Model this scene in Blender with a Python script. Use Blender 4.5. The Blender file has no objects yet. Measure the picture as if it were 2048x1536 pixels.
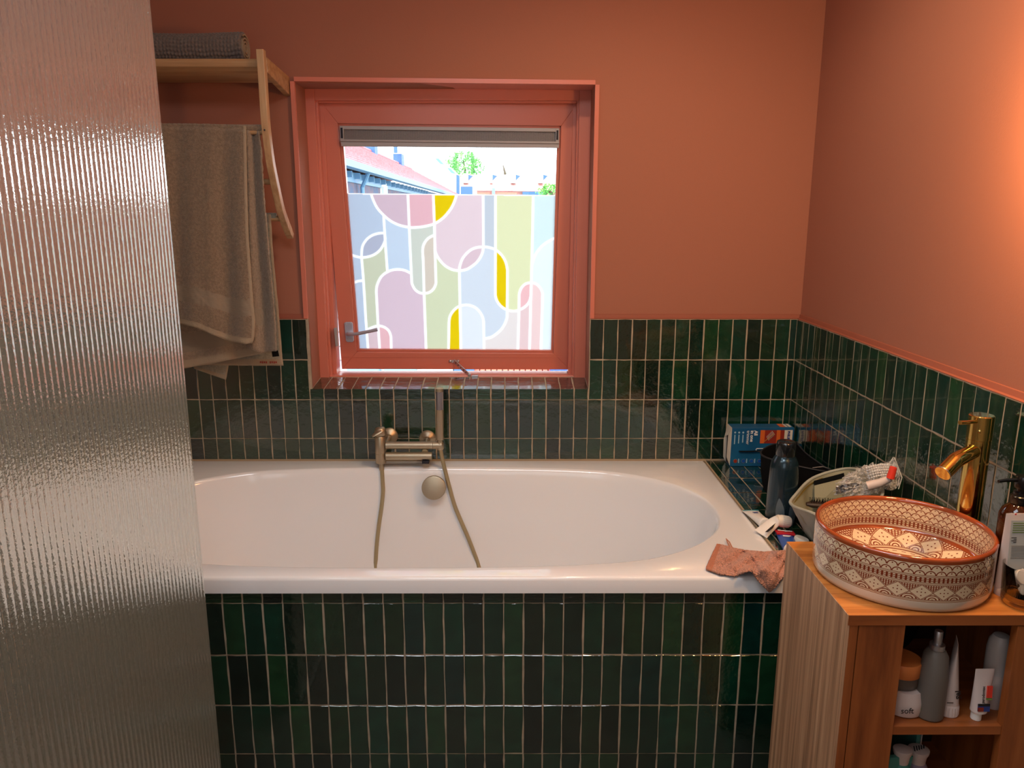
import bpy, bmesh, math, random
import numpy as np
from mathutils import Vector, Matrix
random.seed(7)
PI = math.pi
sc = bpy.context.scene
col = sc.collection

# ------------------------------------------------------------------ camera
F, PITCH, YAW, ROLL, DC, ZC = 1549.25, .218, -.0023, .0003, 2.7267, 1.47
cd = bpy.data.cameras.new('camera'); cam = bpy.data.objects.new('camera', cd); col.objects.link(cam)
cd.sensor_width = 36; cd.lens = F / 2048 * 36; cd.clip_start = .02; cd.clip_end = 400
cam.location = (0, -DC, ZC)
cam.matrix_world = (Matrix.Translation((0, -DC, ZC)) @ Matrix.Rotation(YAW, 4, 'Z') @
                    Matrix.Rotation(PI / 2 - PITCH, 4, 'X') @ Matrix.Rotation(ROLL, 4, 'Z'))
sc.camera = cam

# ------------------------------------------------------------------ light and exposure
sc.view_settings.view_transform = 'Standard'; sc.view_settings.look = 'None'
sc.view_settings.gamma = 1; sc.view_settings.use_curve_mapping = False
sc.view_settings.exposure = -0.08
sc.cycles.max_bounces = 12; sc.cycles.transparent_max_bounces = 16
world = bpy.data.worlds.new('sky'); sc.world = world; world.use_nodes = True
wn = world.node_tree.nodes; wl = world.node_tree.links
bg = wn['Background']; bg.inputs[0].default_value = (.90, .95, 1.0, 1); bg.inputs[1].default_value = 5.8
def light(name, kind, loc, power, color, target=None, **kw):
    d = bpy.data.lights.new(name, kind); o = bpy.data.objects.new(name, d); col.objects.link(o)
    o.location = loc; d.energy = power; d.color = color
    for k, v in kw.items(): setattr(d, k, v)
    if target is not None:
        o.rotation_euler = (Vector(target) - Vector(loc)).to_track_quat('-Z', 'Y').to_euler()
    return o
light('sun', 'SUN', (0, -10, 20), 3.2, (1, .95, .86), (3.5, 3, 0), angle=.01)
WARM = (1, .77, .52)
light('ceiling_spot', 'SPOT', (.30, -.85, 2.42), 18, WARM, (.30, -.8, 0), spot_size=2.7, spot_blend=.6, shadow_soft_size=.03)
light('ceiling_spot', 'SPOT', (.62, -1.55, 2.42), 10, WARM, (.75, -1.4, 0), spot_size=2.6, spot_blend=.6, shadow_soft_size=.03)
light('ceiling_spot', 'SPOT', (-.25, -2.1, 2.42), 4, WARM, (-.2, -2.0, 0), spot_size=2.7, spot_blend=.6, shadow_soft_size=.03)
light('mirror_lamp', 'POINT', (.90, -1.38, 1.66), 21, (1, .54, .20), shadow_soft_size=.05)
light('ceiling_fill', 'AREA', (-.10, -1.75, 2.44), 23, (.82, .91, 1), (-.10, -1.35, 0), shape='RECTANGLE', size=.9, size_y=.9)  # added cool fill from above, no fixture there
light('rear_fill', 'AREA', (-.35, -3.1, 1.6), 5, (.88, .94, 1), (-.3, 0, .7), shape='RECTANGLE', size=1.0, size_y=1.0)  # added fill light behind the camera, not a real opening

# ------------------------------------------------------------------ helpers
def ray(u, v):
    x = (u - 1024) / F; z = -(v - 768) / F
    c, s = math.cos(PITCH), math.sin(PITCH); y = c + s * z; z2 = -s + c * z
    c, s = math.cos(YAW), math.sin(YAW)
    return Vector((c * x - s * y, s * x + c * y, z2))
CO = Vector((0, -DC, ZC))
def at(u, v, x=None, y=None, z=None):
    r = ray(u, v)
    if y is not None: t = (y - CO.y) / r.y
    elif z is not None: t = (z - CO.z) / r.z
    else: t = (x - CO.x) / r.x
    return CO + r * t
def lin(c):
    return tuple((x / 12.92 if x <= .04045 else ((x + .055) / 1.055) ** 2.4) for x in [k / 255 for k in c])

class MB:
    def __init__(s): s.v = []; s.f = []; s.m = []; s.uv = None
    def add(s, vs, fs, mi=0):
        b = len(s.v); s.v += [tuple(p) for p in vs]; s.f += [tuple(b + i for i in f) for f in fs]; s.m += [mi] * len(fs); return s
    def box(s, a, b, mi=0, M=None):
        x0, y0, z0 = a; x1, y1, z1 = b
        vs = [Vector(p) for p in ((x0,y0,z0),(x1,y0,z0),(x1,y1,z0),(x0,y1,z0),(x0,y0,z1),(x1,y0,z1),(x1,y1,z1),(x0,y1,z1))]
        if M is not None: vs = [M @ p for p in vs]
        return s.add(vs, [(0,3,2,1),(4,5,6,7),(0,1,5,4),(1,2,6,5),(2,3,7,6),(3,0,4,7)], mi)
    def loft(s, loops, mi=0, caps=True, closed=True):
        n = len(loops[0]); vs = [p for l in loops for p in l]; fs = []
        for i in range(len(loops) - 1):
            for j in range(n if closed else n - 1):
                k = (j + 1) % n
                fs.append((i*n+j, i*n+k, (i+1)*n+k, (i+1)*n+j))
        if caps:
            fs.append(tuple(range(n))[::-1]); m = (len(loops) - 1) * n; fs.append(tuple(range(m, m + n)))
        return s.add(vs, fs, mi)
    def lathe(s, prof, M=None, seg=32, mi=0, caps=True, sx=1, sy=1):
        loops = []
        for r, z in prof:
            l = [Vector((r * math.cos(2*PI*k/seg) * sx, r * math.sin(2*PI*k/seg) * sy, z)) for k in range(seg)]
            loops.append([M @ p for p in l] if M is not None else l)
        return s.loft(loops, mi, caps)
    def tube(s, path, r, seg=12, mi=0, flat=1.0):
        path = [Vector(p) for p in path]; n = len(path); rs = r if isinstance(r, (list, tuple)) else [r] * n
        loops = []; up = None
        for i, p in enumerate(path):
            d = (path[min(i+1, n-1)] - path[max(i-1, 0)]).normalized()
            if up is None:
                up = Vector((0, 0, 1)) if abs(d.z) < .9 else Vector((0, 1, 0))
            a = d.cross(up).normalized(); b = a.cross(d).normalized(); up = b
            loops.append([p + a * rs[i] * math.cos(2*PI*k/seg) + b * rs[i] * flat * math.sin(2*PI*k/seg) for k in range(seg)])
        return s.loft(loops, mi)
    def grid(s, fn, nu, nv, mi=0, wrap=False):
        vs = [fn(i / nu, j / nv) for j in range(nv + 1) for i in range(nu + (0 if wrap else 1))]
        w = nu if wrap else nu + 1; fs = []
        for j in range(nv):
            for i in range(nu):
                k = (i + 1) % w
                fs.append((j*w+i, j*w+k, (j+1)*w+k, (j+1)*w+i))
        return s.add(vs, fs, mi)
    def build(s, name, mats, parent=None, smooth=False, bevel=0, solid=0, angle=None, subsurf=0):
        me = bpy.data.meshes.new(name); me.from_pydata([tuple(p) for p in s.v], [], s.f)
        mats = mats if isinstance(mats, (list, tuple)) else [mats]
        for m in mats: me.materials.append(m)
        if len(mats) > 1: me.polygons.foreach_set('material_index', s.m)
        if s.uv is not None:
            l = me.uv_layers.new(name='UVMap'); l.data.foreach_set('uv', [c for t in s.uv for c in t])
        me.update()
        bm = bmesh.new(); bm.from_mesh(me)
        if s.uv is None: bmesh.ops.recalc_face_normals(bm, faces=bm.faces)
        if smooth:
            for f in bm.faces: f.smooth = True
            ca = math.cos(math.radians(angle or 40))
            for e in bm.edges:
                if len(e.link_faces) == 2 and e.link_faces[0].normal.dot(e.link_faces[1].normal) < ca: e.smooth = False
        bm.to_mesh(me); bm.free()
        o = bpy.data.objects.new(name, me); col.objects.link(o)
        if parent is not None: adopt(o, parent)
        if solid:
            md = o.modifiers.new('solid', 'SOLIDIFY'); md.thickness = solid; md.offset = 0
        if bevel:
            md = o.modifiers.new('bevel', 'BEVEL'); md.width = bevel; md.segments = 2; md.limit_method = 'ANGLE'; md.angle_limit = .7
        if subsurf:
            md = o.modifiers.new('sub', 'SUBSURF'); md.levels = subsurf; md.render_levels = subsurf
        return o
def wmat(o):
    M = o.matrix_basis.copy()
    if o.parent is not None: M = wmat(o.parent) @ o.matrix_parent_inverse @ M
    return M
def adopt(o, parent):
    o.parent = parent; o.matrix_parent_inverse = wmat(parent).inverted()
def thing(name, label, cat, loc=(0, 0, 0), group=None):
    o = bpy.data.objects.new(name, None); col.objects.link(o); o.location = loc; o.empty_display_size = .05
    return tag(o, label, cat, group)
def tag(o, label, cat, group=None):
    o['label'] = label; o['category'] = cat
    if group: o['group'] = group
    return o
def struct(o, label=None):
    o['kind'] = 'structure'
    if label: o['label'] = label
    return o
def frame(o, x, y):      # matrix with origin o, local x along x, local y along y
    x = Vector(x).normalized(); y = Vector(y); z = x.cross(y).normalized(); y = z.cross(x)
    return Matrix(((x.x, y.x, z.x, o[0]), (x.y, y.y, z.y, o[1]), (x.z, y.z, z.z, o[2]), (0, 0, 0, 1)))
def text(body, size, M, mat, parent, name='lettering', bold=0.0, align='CENTER', ext=.0002, sx=1.0):
    c = bpy.data.curves.new(name, 'FONT'); c.body = body; c.size = size; c.align_x = align; c.align_y = 'CENTER'
    c.extrude = ext; c.offset = bold; c.resolution_u = 3
    t = bpy.data.objects.new(name, c); col.objects.link(t)
    me = bpy.data.meshes.new_from_object(t.evaluated_get(bpy.context.evaluated_depsgraph_get()))
    bpy.data.objects.remove(t); me.name = name
    me.transform(M @ Matrix.Diagonal((sx, 1, 1, 1))); me.materials.clear(); me.materials.append(mat)
    o = bpy.data.objects.new(name, me); col.objects.link(o); adopt(o, parent)
    return o
def interp(pl, t):
    # polyline point at param t by arc length
    P = [Vector((p[0], p[1])) for p in pl]; L = [0]
    for a, b in zip(P, P[1:]): L.append(L[-1] + (b - a).length)
    d = t * L[-1]
    for i in range(len(P) - 1):
        if d <= L[i+1] + 1e-9: return P[i].lerp(P[i+1], (d - L[i]) / max(1e-9, L[i+1] - L[i]))
    return P[-1]
def spline(pts, n=8):
    pts = [Vector(p) for p in pts]; out = []
    for i in range(len(pts) - 1):
        p0 = pts[max(i-1, 0)]; p1 = pts[i]; p2 = pts[i+1]; p3 = pts[min(i+2, len(pts)-1)]
        for k in range(n):
            t = k / n
            out.append(.5 * ((2*p1) + (p2-p0)*t + (2*p0-5*p1+4*p2-p3)*t*t + (3*p1-p0-3*p2+p3)*t**3))
    out.append(pts[-1]); return out

# ------------------------------------------------------------------ materials
def new_mat(name):
    m = bpy.data.materials.new(name); m.use_nodes = True
    return m, m.node_tree, m.node_tree.nodes['Principled BSDF']
def mat(name, rgb, rough=.5, metal=0, var=0, vscale=8, bump=0, bscale=60, coat=0, spec=None, stretch=None, rgb2=None, rand=0, trans=0, ior=1.45, sheen=0, bdist=.002, detail=3):
    m, nt, b = new_mat(name); N, L = nt.nodes, nt.links
    c = lin(rgb); b.inputs['Base Color'].default_value = (*c, 1)
    b.inputs['Roughness'].default_value = rough; b.inputs['Metallic'].default_value = metal
    b.inputs['Coat Weight'].default_value = coat; b.inputs['Coat Roughness'].default_value = .04
    if spec is not None: b.inputs['Specular IOR Level'].default_value = spec
    if trans: b.inputs['Transmission Weight'].default_value = trans; b.inputs['IOR'].default_value = ior
    if sheen: b.inputs['Sheen Weight'].default_value = sheen
    tc = N.new('ShaderNodeTexCoord'); mp = N.new('ShaderNodeMapping'); L.new(tc.outputs['Object'], mp.inputs[0])
    if stretch: mp.inputs['Scale'].default_value = stretch
    if rgb2 is not None or var:
        n = N.new('ShaderNodeTexNoise'); n.inputs['Scale'].default_value = vscale; n.inputs['Detail'].default_value = 5
        L.new(mp.outputs[0], n.inputs['Vector'])
        r = N.new('ShaderNodeValToRGB'); L.new(n.outputs['Fac'], r.inputs[0])
        c2 = lin(rgb2) if rgb2 is not None else tuple(x * (1 - var) for x in c)
        r.color_ramp.elements[0].position = .38; r.color_ramp.elements[1].position = .62
        r.color_ramp.elements[0].color = (*c2, 1); r.color_ramp.elements[1].color = (*c, 1)
        L.new(r.outputs[0], b.inputs['Base Color'])
    if bump:
        n = N.new('ShaderNodeTexNoise'); n.inputs['Scale'].default_value = bscale; n.inputs['Detail'].default_value = detail
        L.new(mp.outputs[0], n.inputs['Vector'])
        bp = N.new('ShaderNodeBump'); bp.inputs['Strength'].default_value = bump; bp.inputs['Distance'].default_value = bdist
        L.new(n.outputs['Fac'], bp.inputs['Height']); L.new(bp.outputs[0], b.inputs['Normal'])
    return m
M = {}
M['paint'] = mat('terracotta_paint', (164, 106, 86), .75, bump=.12, bscale=260, spec=.25)
M['gloss_paint'] = mat('terracotta_gloss_paint', (208, 122, 102), .28, bump=.1, bscale=14, bdist=.001)
M['plain_wall'] = mat('warm_grey_wall', (178, 170, 160), .8)
M['ceiling'] = mat('white_ceiling_paint', (235, 230, 222), .9)
M['floor'] = mat('grey_floor_tile', (95, 90, 84), .5, var=.2)
M['grout'] = mat('beige_grout', (178, 160, 138), .9, bump=.5, bscale=220, var=.2, vscale=30)
M['silicone'] = mat('beige_sealant', (176, 156, 128), .5)
M['enamel'] = mat('white_enamel', (240, 243, 247), .12, coat=.6, spec=.5)
M['bronze'] = mat('brushed_bronze', (188, 174, 150), .4, .9, bump=.05, bscale=300)
M['bronze_mesh'] = mat('spray_mesh', (160, 160, 170), .35, .8)
M['gold'] = mat('polished_gold', (214, 184, 108), .10, 1)
M['steel'] = mat('galvanised_steel', (200, 200, 205), .35, .9)
M['handle_metal'] = mat('satin_aluminium', (196, 204, 224), .35, .6)
M['white_plastic'] = mat('white_plastic', (236, 234, 230), .35)
M['white_plastic_warm'] = mat('offwhite_plastic', (232, 222, 208), .4)
M['grey_plastic'] = mat('vent_grey', (168, 164, 166), .45, .2)
M['dark'] = mat('dark_hole', (26, 28, 42), .7)
M['black_cloth'] = mat('black_nylon', (7, 8, 10), .9, spec=.2, bump=.3, bscale=300)
M['black_cloth2'] = mat('black_nylon_front', (34, 35, 42), .55, bump=.2, bscale=400)
M['olive'] = mat('olive_canvas', (150, 148, 124), .75, bump=.4, bscale=500)
M['olive_light'] = mat('pale_canvas', (170, 172, 160), .75, bump=.4, bscale=300, var=.15, vscale=20)
M['brass'] = mat('brass_zip', (200, 170, 90), .3, .9)
M['towel'] = mat('taupe_terry', (150, 128, 106), .95, var=.25, vscale=140, bump=1, bscale=420, bdist=.004, sheen=.3)
M['towel_back'] = mat('taupe_terry_light', (162, 140, 118), .95, var=.22, vscale=150, bump=1, bscale=420, bdist=.004, sheen=.3)
M['towel_flat'] = mat('taupe_band', (146, 130, 112), .9, bump=.6, bscale=60, stretch=(1, 1, 14))
M['towel_grey'] = mat('grey_green_towel', (156, 150, 134), .95, var=.2, vscale=150, bump=.8, bscale=420, bdist=.003, sheen=.2)
M['hem'] = mat('towel_hem', (160, 142, 120), .9, bump=.6, bscale=200)
M['mat_roll'] = mat('grey_chenille', (116, 104, 98), .85, var=.3, vscale=120, bump=.6, bscale=500, sheen=.25)
M['cloth'] = mat('pink_washcloth', (228, 160, 132), .95, var=.45, vscale=260, bump=1, bscale=330, bdist=.004, sheen=.3)
M['cloth_edge'] = mat('pink_washcloth_edge', (190, 124, 96), .9, bump=.5, bscale=200)
M['bottle_blue'] = mat('dark_petrol_metal', (34, 56, 68), .22, .55, coat=.4)
M['bottle_cap'] = mat('dark_cap', (36, 42, 48), .12, .6, coat=.6)
M['leaf_print'] = mat('pale_leaf_print', (84, 98, 108), .4)
M['box_blue'] = mat('blue_card', (20, 92, 136), .4, rgb2=(16, 74, 118), vscale=6)
M['card_edge'] = mat('white_card', (206, 198, 184), .7)
M['orange_print'] = mat('orange_print', (206, 96, 36), .5)
M['red_print'] = mat('dark_red_print', (140, 40, 26), .5)
M['ink_white'] = mat('white_ink', (225, 228, 230), .5)
M['ink_pale'] = mat('pale_ink', (150, 185, 205), .5)
M['ink_black'] = mat('black_ink', (20, 18, 22), .5)
M['ink_blue'] = mat('blue_ink', (40, 60, 130), .5)
M['teal'] = mat('teal_print', (60, 150, 165), .5)
M['red'] = mat('red_plastic', (205, 24, 38), .35)
M['blue'] = mat('blue_print', (20, 82, 170), .35)
M['coral'] = mat('coral_plastic', (232, 66, 48), .35)
M['white_tube'] = mat('white_tube', (232, 230, 226), .35)
M['rose_tube'] = mat('rosy_white_tube', (216, 200, 194), .4)
M['grey_label'] = mat('grey_label', (186, 186, 180), .5)
M['green_print'] = mat('green_print', (110, 140, 60), .5)
M['teal_card'] = mat('teal_card', (70, 140, 130), .5)
M['orange_lid'] = mat('orange_lid', (222, 130, 66), .5)
M['smoke'] = mat('smoky_glass', (120, 108, 98), .35, trans=.35)
M['frost_grey'] = mat('grey_frosted_bottle', (120, 112, 104), .45, trans=.2)
M['amber'] = mat('amber_glass', (92, 42, 12), .05, trans=.7, ior=1.5)
M['black_plastic'] = mat('black_plastic', (16, 15, 17), .18)
M['clear_cap'] = mat('clear_plastic_cap', (205, 198, 194), .35, trans=.12)
M['brush_wood'] = mat('dark_brush', (50, 36, 28), .5)
M['blue_cloth'] = mat('steel_blue_cloth', (92, 122, 160), .8)
M['lilac_cloth'] = mat('lilac_cloth', (150, 140, 160), .9)

def wood(name, a, b, c, scale=(60, 60, 2), rough=.45, pos=(.3, .5, .7), rot=None):
    m, nt, p = new_mat(name); N, L = nt.nodes, nt.links
    tc = N.new('ShaderNodeTexCoord'); mp = N.new('ShaderNodeMapping'); mp.inputs['Scale'].default_value = scale
    if rot: mp.inputs['Rotation'].default_value = rot
    L.new(tc.outputs['Object'], mp.inputs[0])
    n = N.new('ShaderNodeTexNoise'); n.inputs['Scale'].default_value = 1; n.inputs['Detail'].default_value = 6; n.inputs['Roughness'].default_value = .62; n.inputs['Distortion'].default_value = .3
    L.new(mp.outputs[0], n.inputs['Vector'])
    r = N.new('ShaderNodeValToRGB'); L.new(n.outputs['Fac'], r.inputs[0]); e = r.color_ramp.elements
    e[0].position = pos[0]; e[0].color = (*lin(a), 1); e[1].position = pos[2]; e[1].color = (*lin(c), 1)
    k = e.new(pos[1]); k.color = (*lin(b), 1)
    L.new(r.outputs[0], p.inputs['Base Color']); p.inputs['Roughness'].default_value = rough
    bp = N.new('ShaderNodeBump'); bp.inputs['Strength'].default_value = .15; bp.inputs['Distance'].default_value = .001
    L.new(n.outputs['Fac'], bp.inputs['Height']); L.new(bp.outputs[0], p.inputs['Normal'])
    return m
M['zebra'] = wood('striped_oak_veneer', (130, 96, 70), (184, 142, 108), (216, 178, 142), (90, 90, 1.6), .55)
M['oak_top'] = wood('warm_oak_top', (150, 88, 38), (188, 118, 54), (208, 142, 74), (2.5, 60, 60), .38)
M['oak_front'] = wood('warm_oak_front', (120, 62, 28), (158, 88, 42), (176, 104, 54), (26, 26, 2.2), .42)
M['oak_front_h'] = wood('warm_oak_rail', (120, 62, 28), (158, 88, 42), (172, 100, 52), (2.2, 26, 40), .42)
M['bamboo'] = wood('bamboo', (150, 112, 74), (178, 138, 96), (196, 158, 116), (3, 40, 60), .4)
M['bamboo_v'] = wood('bamboo_upright', (162, 122, 84), (188, 150, 110), (204, 170, 130), (50, 50, 3), .4)

# glazed hand-made tiles: colour and ripple vary from tile to tile
def tile_mat(name='glazed_zellige', bs=.6, bd=.0042, rg=.09):
    m, nt, p = new_mat(name); N, L = nt.nodes, nt.links
    oi = N.new('ShaderNodeObjectInfo'); tc = N.new('ShaderNodeTexCoord')
    ml = N.new('ShaderNodeMath'); ml.operation = 'MULTIPLY'; ml.inputs[1].default_value = 57; L.new(oi.outputs['Random'], ml.inputs[0])
    cx = N.new('ShaderNodeCombineXYZ'); L.new(ml.outputs[0], cx.inputs[0]); L.new(ml.outputs[0], cx.inputs[1])
    va = N.new('ShaderNodeVectorMath'); va.operation = 'ADD'; L.new(tc.outputs['Object'], va.inputs[0]); L.new(cx.outputs[0], va.inputs[1])
    r = N.new('ShaderNodeValToRGB'); L.new(oi.outputs['Random'], r.inputs[0]); e = r.color_ramp.elements
    cs = [(6, 42, 36), (14, 58, 38), (10, 34, 32), (24, 66, 38), (8, 46, 44), (18, 52, 30), (16, 32, 28), (8, 38, 26), (12, 60, 46)]
    e[0].color = (*lin(cs[0]), 1); e[1].position = 1; e[1].color = (*lin(cs[-1]), 1)
    for i, c in enumerate(cs[1:-1]):
        k = e.new((i + 1) / (len(cs) - 1)); k.color = (*lin(c), 1)
    n = N.new('ShaderNodeTexNoise'); n.inputs['Scale'].default_value = 26; n.inputs['Detail'].default_value = 4; L.new(va.outputs[0], n.inputs['Vector'])
    mx = N.new('ShaderNodeMix'); mx.data_type = 'RGBA'; mx.blend_type = 'MULTIPLY'; mx.inputs[0].default_value = .7
    r2 = N.new('ShaderNodeValToRGB'); r2.color_ramp.elements[0].position = .3; r2.color_ramp.elements[0].color = (.5, .55, .5, 1)
    r2.color_ramp.elements[1].position = .7; r2.color_ramp.elements[1].color = (1.35, 1.3, 1.2, 1)
    L.new(n.outputs['Fac'], r2.inputs[0]); L.new(r.outputs[0], mx.inputs[6]); L.new(r2.outputs[0], mx.inputs[7])
    L.new(mx.outputs[2], p.inputs['Base Color'])
    # chips and pits
    vo = N.new('ShaderNodeTexNoise'); vo.inputs['Scale'].default_value = 34; vo.inputs['Detail'].default_value = 2; L.new(va.outputs[0], vo.inputs['Vector'])
    n2 = N.new('ShaderNodeTexNoise'); n2.inputs['Scale'].default_value = 110; n2.inputs['Detail'].default_value = 2; L.new(va.outputs[0], n2.inputs['Vector'])
    ad = N.new('ShaderNodeMath'); ad.operation = 'MULTIPLY_ADD'; ad.inputs[1].default_value = .22; L.new(n2.outputs['Fac'], ad.inputs[0]); L.new(vo.outputs['Fac'], ad.inputs[2])
    bp = N.new('ShaderNodeBump'); bp.inputs['Strength'].default_value = bs; bp.inputs['Distance'].default_value = bd
    L.new(ad.outputs[0], bp.inputs['Height']); L.new(bp.outputs[0], p.inputs['Normal'])
    p.inputs['Roughness'].default_value = rg; p.inputs['Specular IOR Level'].default_value = .7
    p.inputs['Coat Weight'].default_value = 1; p.inputs['Coat Roughness'].default_value = .05; p.inputs['Coat IOR'].default_value = 1.62
    return m
M['tile'] = tile_mat(); M['tile_sill'] = tile_mat('worn_glaze_sill', .8, .004, .12)

def glass_clear():
    m = bpy.data.materials.new('clear_window_glass'); m.use_nodes = True; nt = m.node_tree; N, L = nt.nodes, nt.links; N.clear()
    o = N.new('ShaderNodeOutputMaterial'); t = N.new('ShaderNodeBsdfTransparent'); t.inputs[0].default_value = (.96, .98, 1, 1)
    g = N.new('ShaderNodeBsdfGlossy'); g.inputs['Roughness'].default_value = .02
    fr = N.new('ShaderNodeFresnel'); fr.inputs[0].default_value = 1.35; mx = N.new('ShaderNodeMixShader')
    L.new(fr.outputs[0], mx.inputs[0]); L.new(t.outputs[0], mx.inputs[1]); L.new(g.outputs[0], mx.inputs[2]); L.new(mx.outputs[0], o.inputs[0])
    return m
M['glass'] = glass_clear()
def glass_drink(name='tumbler_glass', tint=(.985, .99, .98, 1), ior=1.45, rough=.02, mixg=.9):
    m = bpy.data.materials.new(name); m.use_nodes = True; nt = m.node_tree; N, L = nt.nodes, nt.links; N.clear()
    o = N.new('ShaderNodeOutputMaterial'); t = N.new('ShaderNodeBsdfTransparent'); t.inputs[0].default_value = tint
    g = N.new('ShaderNodeBsdfGlossy'); g.inputs['Roughness'].default_value = rough
    fr = N.new('ShaderNodeFresnel'); fr.inputs[0].default_value = ior; mx = N.new('ShaderNodeMixShader')
    L.new(fr.outputs[0], mx.inputs[0]); L.new(t.outputs[0], mx.inputs[1]); L.new(g.outputs[0], mx.inputs[2]); L.new(mx.outputs[0], o.inputs[0])
    return m
M['tumbler'] = glass_drink()
def bag_film():
    m = bpy.data.materials.new('clear_polythene'); m.use_nodes = True; nt = m.node_tree; N, L = nt.nodes, nt.links; N.clear()
    o = N.new('ShaderNodeOutputMaterial'); t = N.new('ShaderNodeBsdfTransparent'); d = N.new('ShaderNodeBsdfPrincipled')
    d.inputs['Base Color'].default_value = (.75, .74, .72, 1); d.inputs['Roughness'].default_value = .12
    tc = N.new('ShaderNodeTexCoord'); n = N.new('ShaderNodeTexNoise'); n.inputs['Scale'].default_value = 70; n.inputs['Detail'].default_value = 4; n.inputs['Distortion'].default_value = 1.5
    L.new(tc.outputs['Object'], n.inputs['Vector']); r = N.new('ShaderNodeValToRGB'); L.new(n.outputs['Fac'], r.inputs[0])
    r.color_ramp.elements[0].position = .42; r.color_ramp.elements[0].color = (.12,)*3 + (1,); r.color_ramp.elements[1].position = .62; r.color_ramp.elements[1].color = (.75,)*3 + (1,)
    bp = N.new('ShaderNodeBump'); bp.inputs['Strength'].default_value = 1; bp.inputs['Distance'].default_value = .01; L.new(n.outputs['Fac'], bp.inputs['Height']); L.new(bp.outputs[0], d.inputs['Normal'])
    mx = N.new('ShaderNodeMixShader'); L.new(r.outputs[0], mx.inputs[0]); L.new(t.outputs[0], mx.inputs[1]); L.new(d.outputs[0], mx.inputs[2]); L.new(mx.outputs[0], o.inputs[0])
    return m
M['bag_film'] = bag_film()
def reeded():
    m = bpy.data.materials.new('reeded_glass'); m.use_nodes = True; nt = m.node_tree; N, L = nt.nodes, nt.links; N.clear()
    o = N.new('ShaderNodeOutputMaterial'); g = N.new('ShaderNodeBsdfGlass'); g.inputs['IOR'].default_value = 1.5; g.inputs['Roughness'].default_value = .06; g.inputs[0].default_value = (.93, .97, .95, 1)
    gl = N.new('ShaderNodeBsdfGlossy'); gl.inputs['Roughness'].default_value = .07; gl.inputs[0].default_value = (.95, .98, .96, 1)
    tc = N.new('ShaderNodeTexCoord'); n = N.new('ShaderNodeTexNoise'); n.inputs['Scale'].default_value = 190; n.inputs['Detail'].default_value = 2; L.new(tc.outputs['Object'], n.inputs['Vector'])
    bp = N.new('ShaderNodeBump'); bp.inputs['Strength'].default_value = .5; bp.inputs['Distance'].default_value = .0008; L.new(n.outputs['Fac'], bp.inputs['Height'])
    L.new(bp.outputs[0], g.inputs['Normal']); L.new(bp.outputs[0], gl.inputs['Normal'])
    mx = N.new('ShaderNodeMixShader'); mx.inputs[0].default_value = .60
    df = N.new('ShaderNodeBsdfDiffuse'); df.inputs[0].default_value = (.86, .9, .87, 1); m3 = N.new('ShaderNodeMixShader'); m3.inputs[0].default_value = .09
    L.new(g.outputs[0], mx.inputs[1]); L.new(gl.outputs[0], mx.inputs[2]); L.new(mx.outputs[0], m3.inputs[1]); L.new(df.outputs[0], m3.inputs[2]); L.new(m3.outputs[0], o.inputs[0])
    return m
M['reeded'] = reeded()

# ------------------------------------------------------------------ room shell
XL, XR = -1.31, 1.0172            # left wall, right tile face
YB, ZT = 0.0, 1.1008              # back tile face, top of the tiling
PX, RH = .051, .1465
ROWZ = [ZT, ZT - RH, ZT - 2*RH, ZT - 3*RH, .582]
WX0, WX1, WZ0, WZ1 = -.7172, .2830, .8505, 1.8907       # window opening
PY = .015                          # plaster face of the back wall
PXR = XR + .016                    # plaster face of the right wall
CEIL = 2.45
def wall_with_hole():
    b = MB()
    y0, y1 = PY, .31
    b.box((XL, y0, -.1), (WX0 - .0, y1, CEIL)); b.box((WX1, y0, -.1), (PXR + .2, y1, CEIL))
    b.box((WX0, y0, WZ1), (WX1, y1, CEIL)); b.box((WX0, y0, -.1), (WX1, y1, WZ0 - .004))
    return b
wall_back = struct(wall_with_hole().build('wall_back', M['paint']))
wall_right = struct(MB().box((PXR, -3.25, -.1), (PXR + .2, .30, CEIL)).build('wall_right', M['paint']))
wall_left = struct(MB().box((XL - .2, -3.25, -.1), (XL, .30, CEIL)).build('wall_left', M['plain_wall']))
struct(MB().box((XL - .2, -3.45, -.1), (PXR + .2, -3.25, CEIL)).build('wall_front', M['plain_wall']))
struct(MB().box((XL - .2, -3.45, -.1), (PXR + .2, .31, 0)).build('floor', M['floor']))
struct(MB().box((XL - .2, -3.45, CEIL), (PXR + .2, .31, CEIL + .1)).build('ceiling', M['ceiling']))
# reveal lining of the window opening (the jambs and head splay a little)
b = MB()
FY = .138
fx0, fx1, fz0, fz1 = -.727, .2835, .851, 1.899
def quad_slab(b, a, c, d, e, n, t=.01):
    n = Vector(n) * t; vs = [Vector(p) for p in (a, c, d, e)]; b.add(vs + [p + n for p in vs], [(0,1,2,3),(7,6,5,4),(0,4,5,1),(1,5,6,2),(2,6,7,3),(3,7,4,0)])
quad_slab(b, (WX0, .002, WZ0), (WX0, .002, WZ1+.004), (fx0+.006, FY+.06, fz1-.006), (fx0+.006, FY+.06, WZ0), (-1, 0, 0), .014)
quad_slab(b, (WX1, .002, WZ0), (WX1, .002, WZ1-.006), (fx1, FY+.06, fz1-.012), (fx1, FY+.06, WZ0), (1, 0, 0), .014)
quad_slab(b, (WX0, 0.0, WZ1+.004), (WX1, 0.0, WZ1-.006), (fx1, FY+.06, fz1-.012), (fx0+.006, FY+.06, fz1-.004), (0, 0, 1), .014)
struct(b.build('trim_1', M['gloss_paint']), 'salmon painted reveal lining around the window opening')

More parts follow.
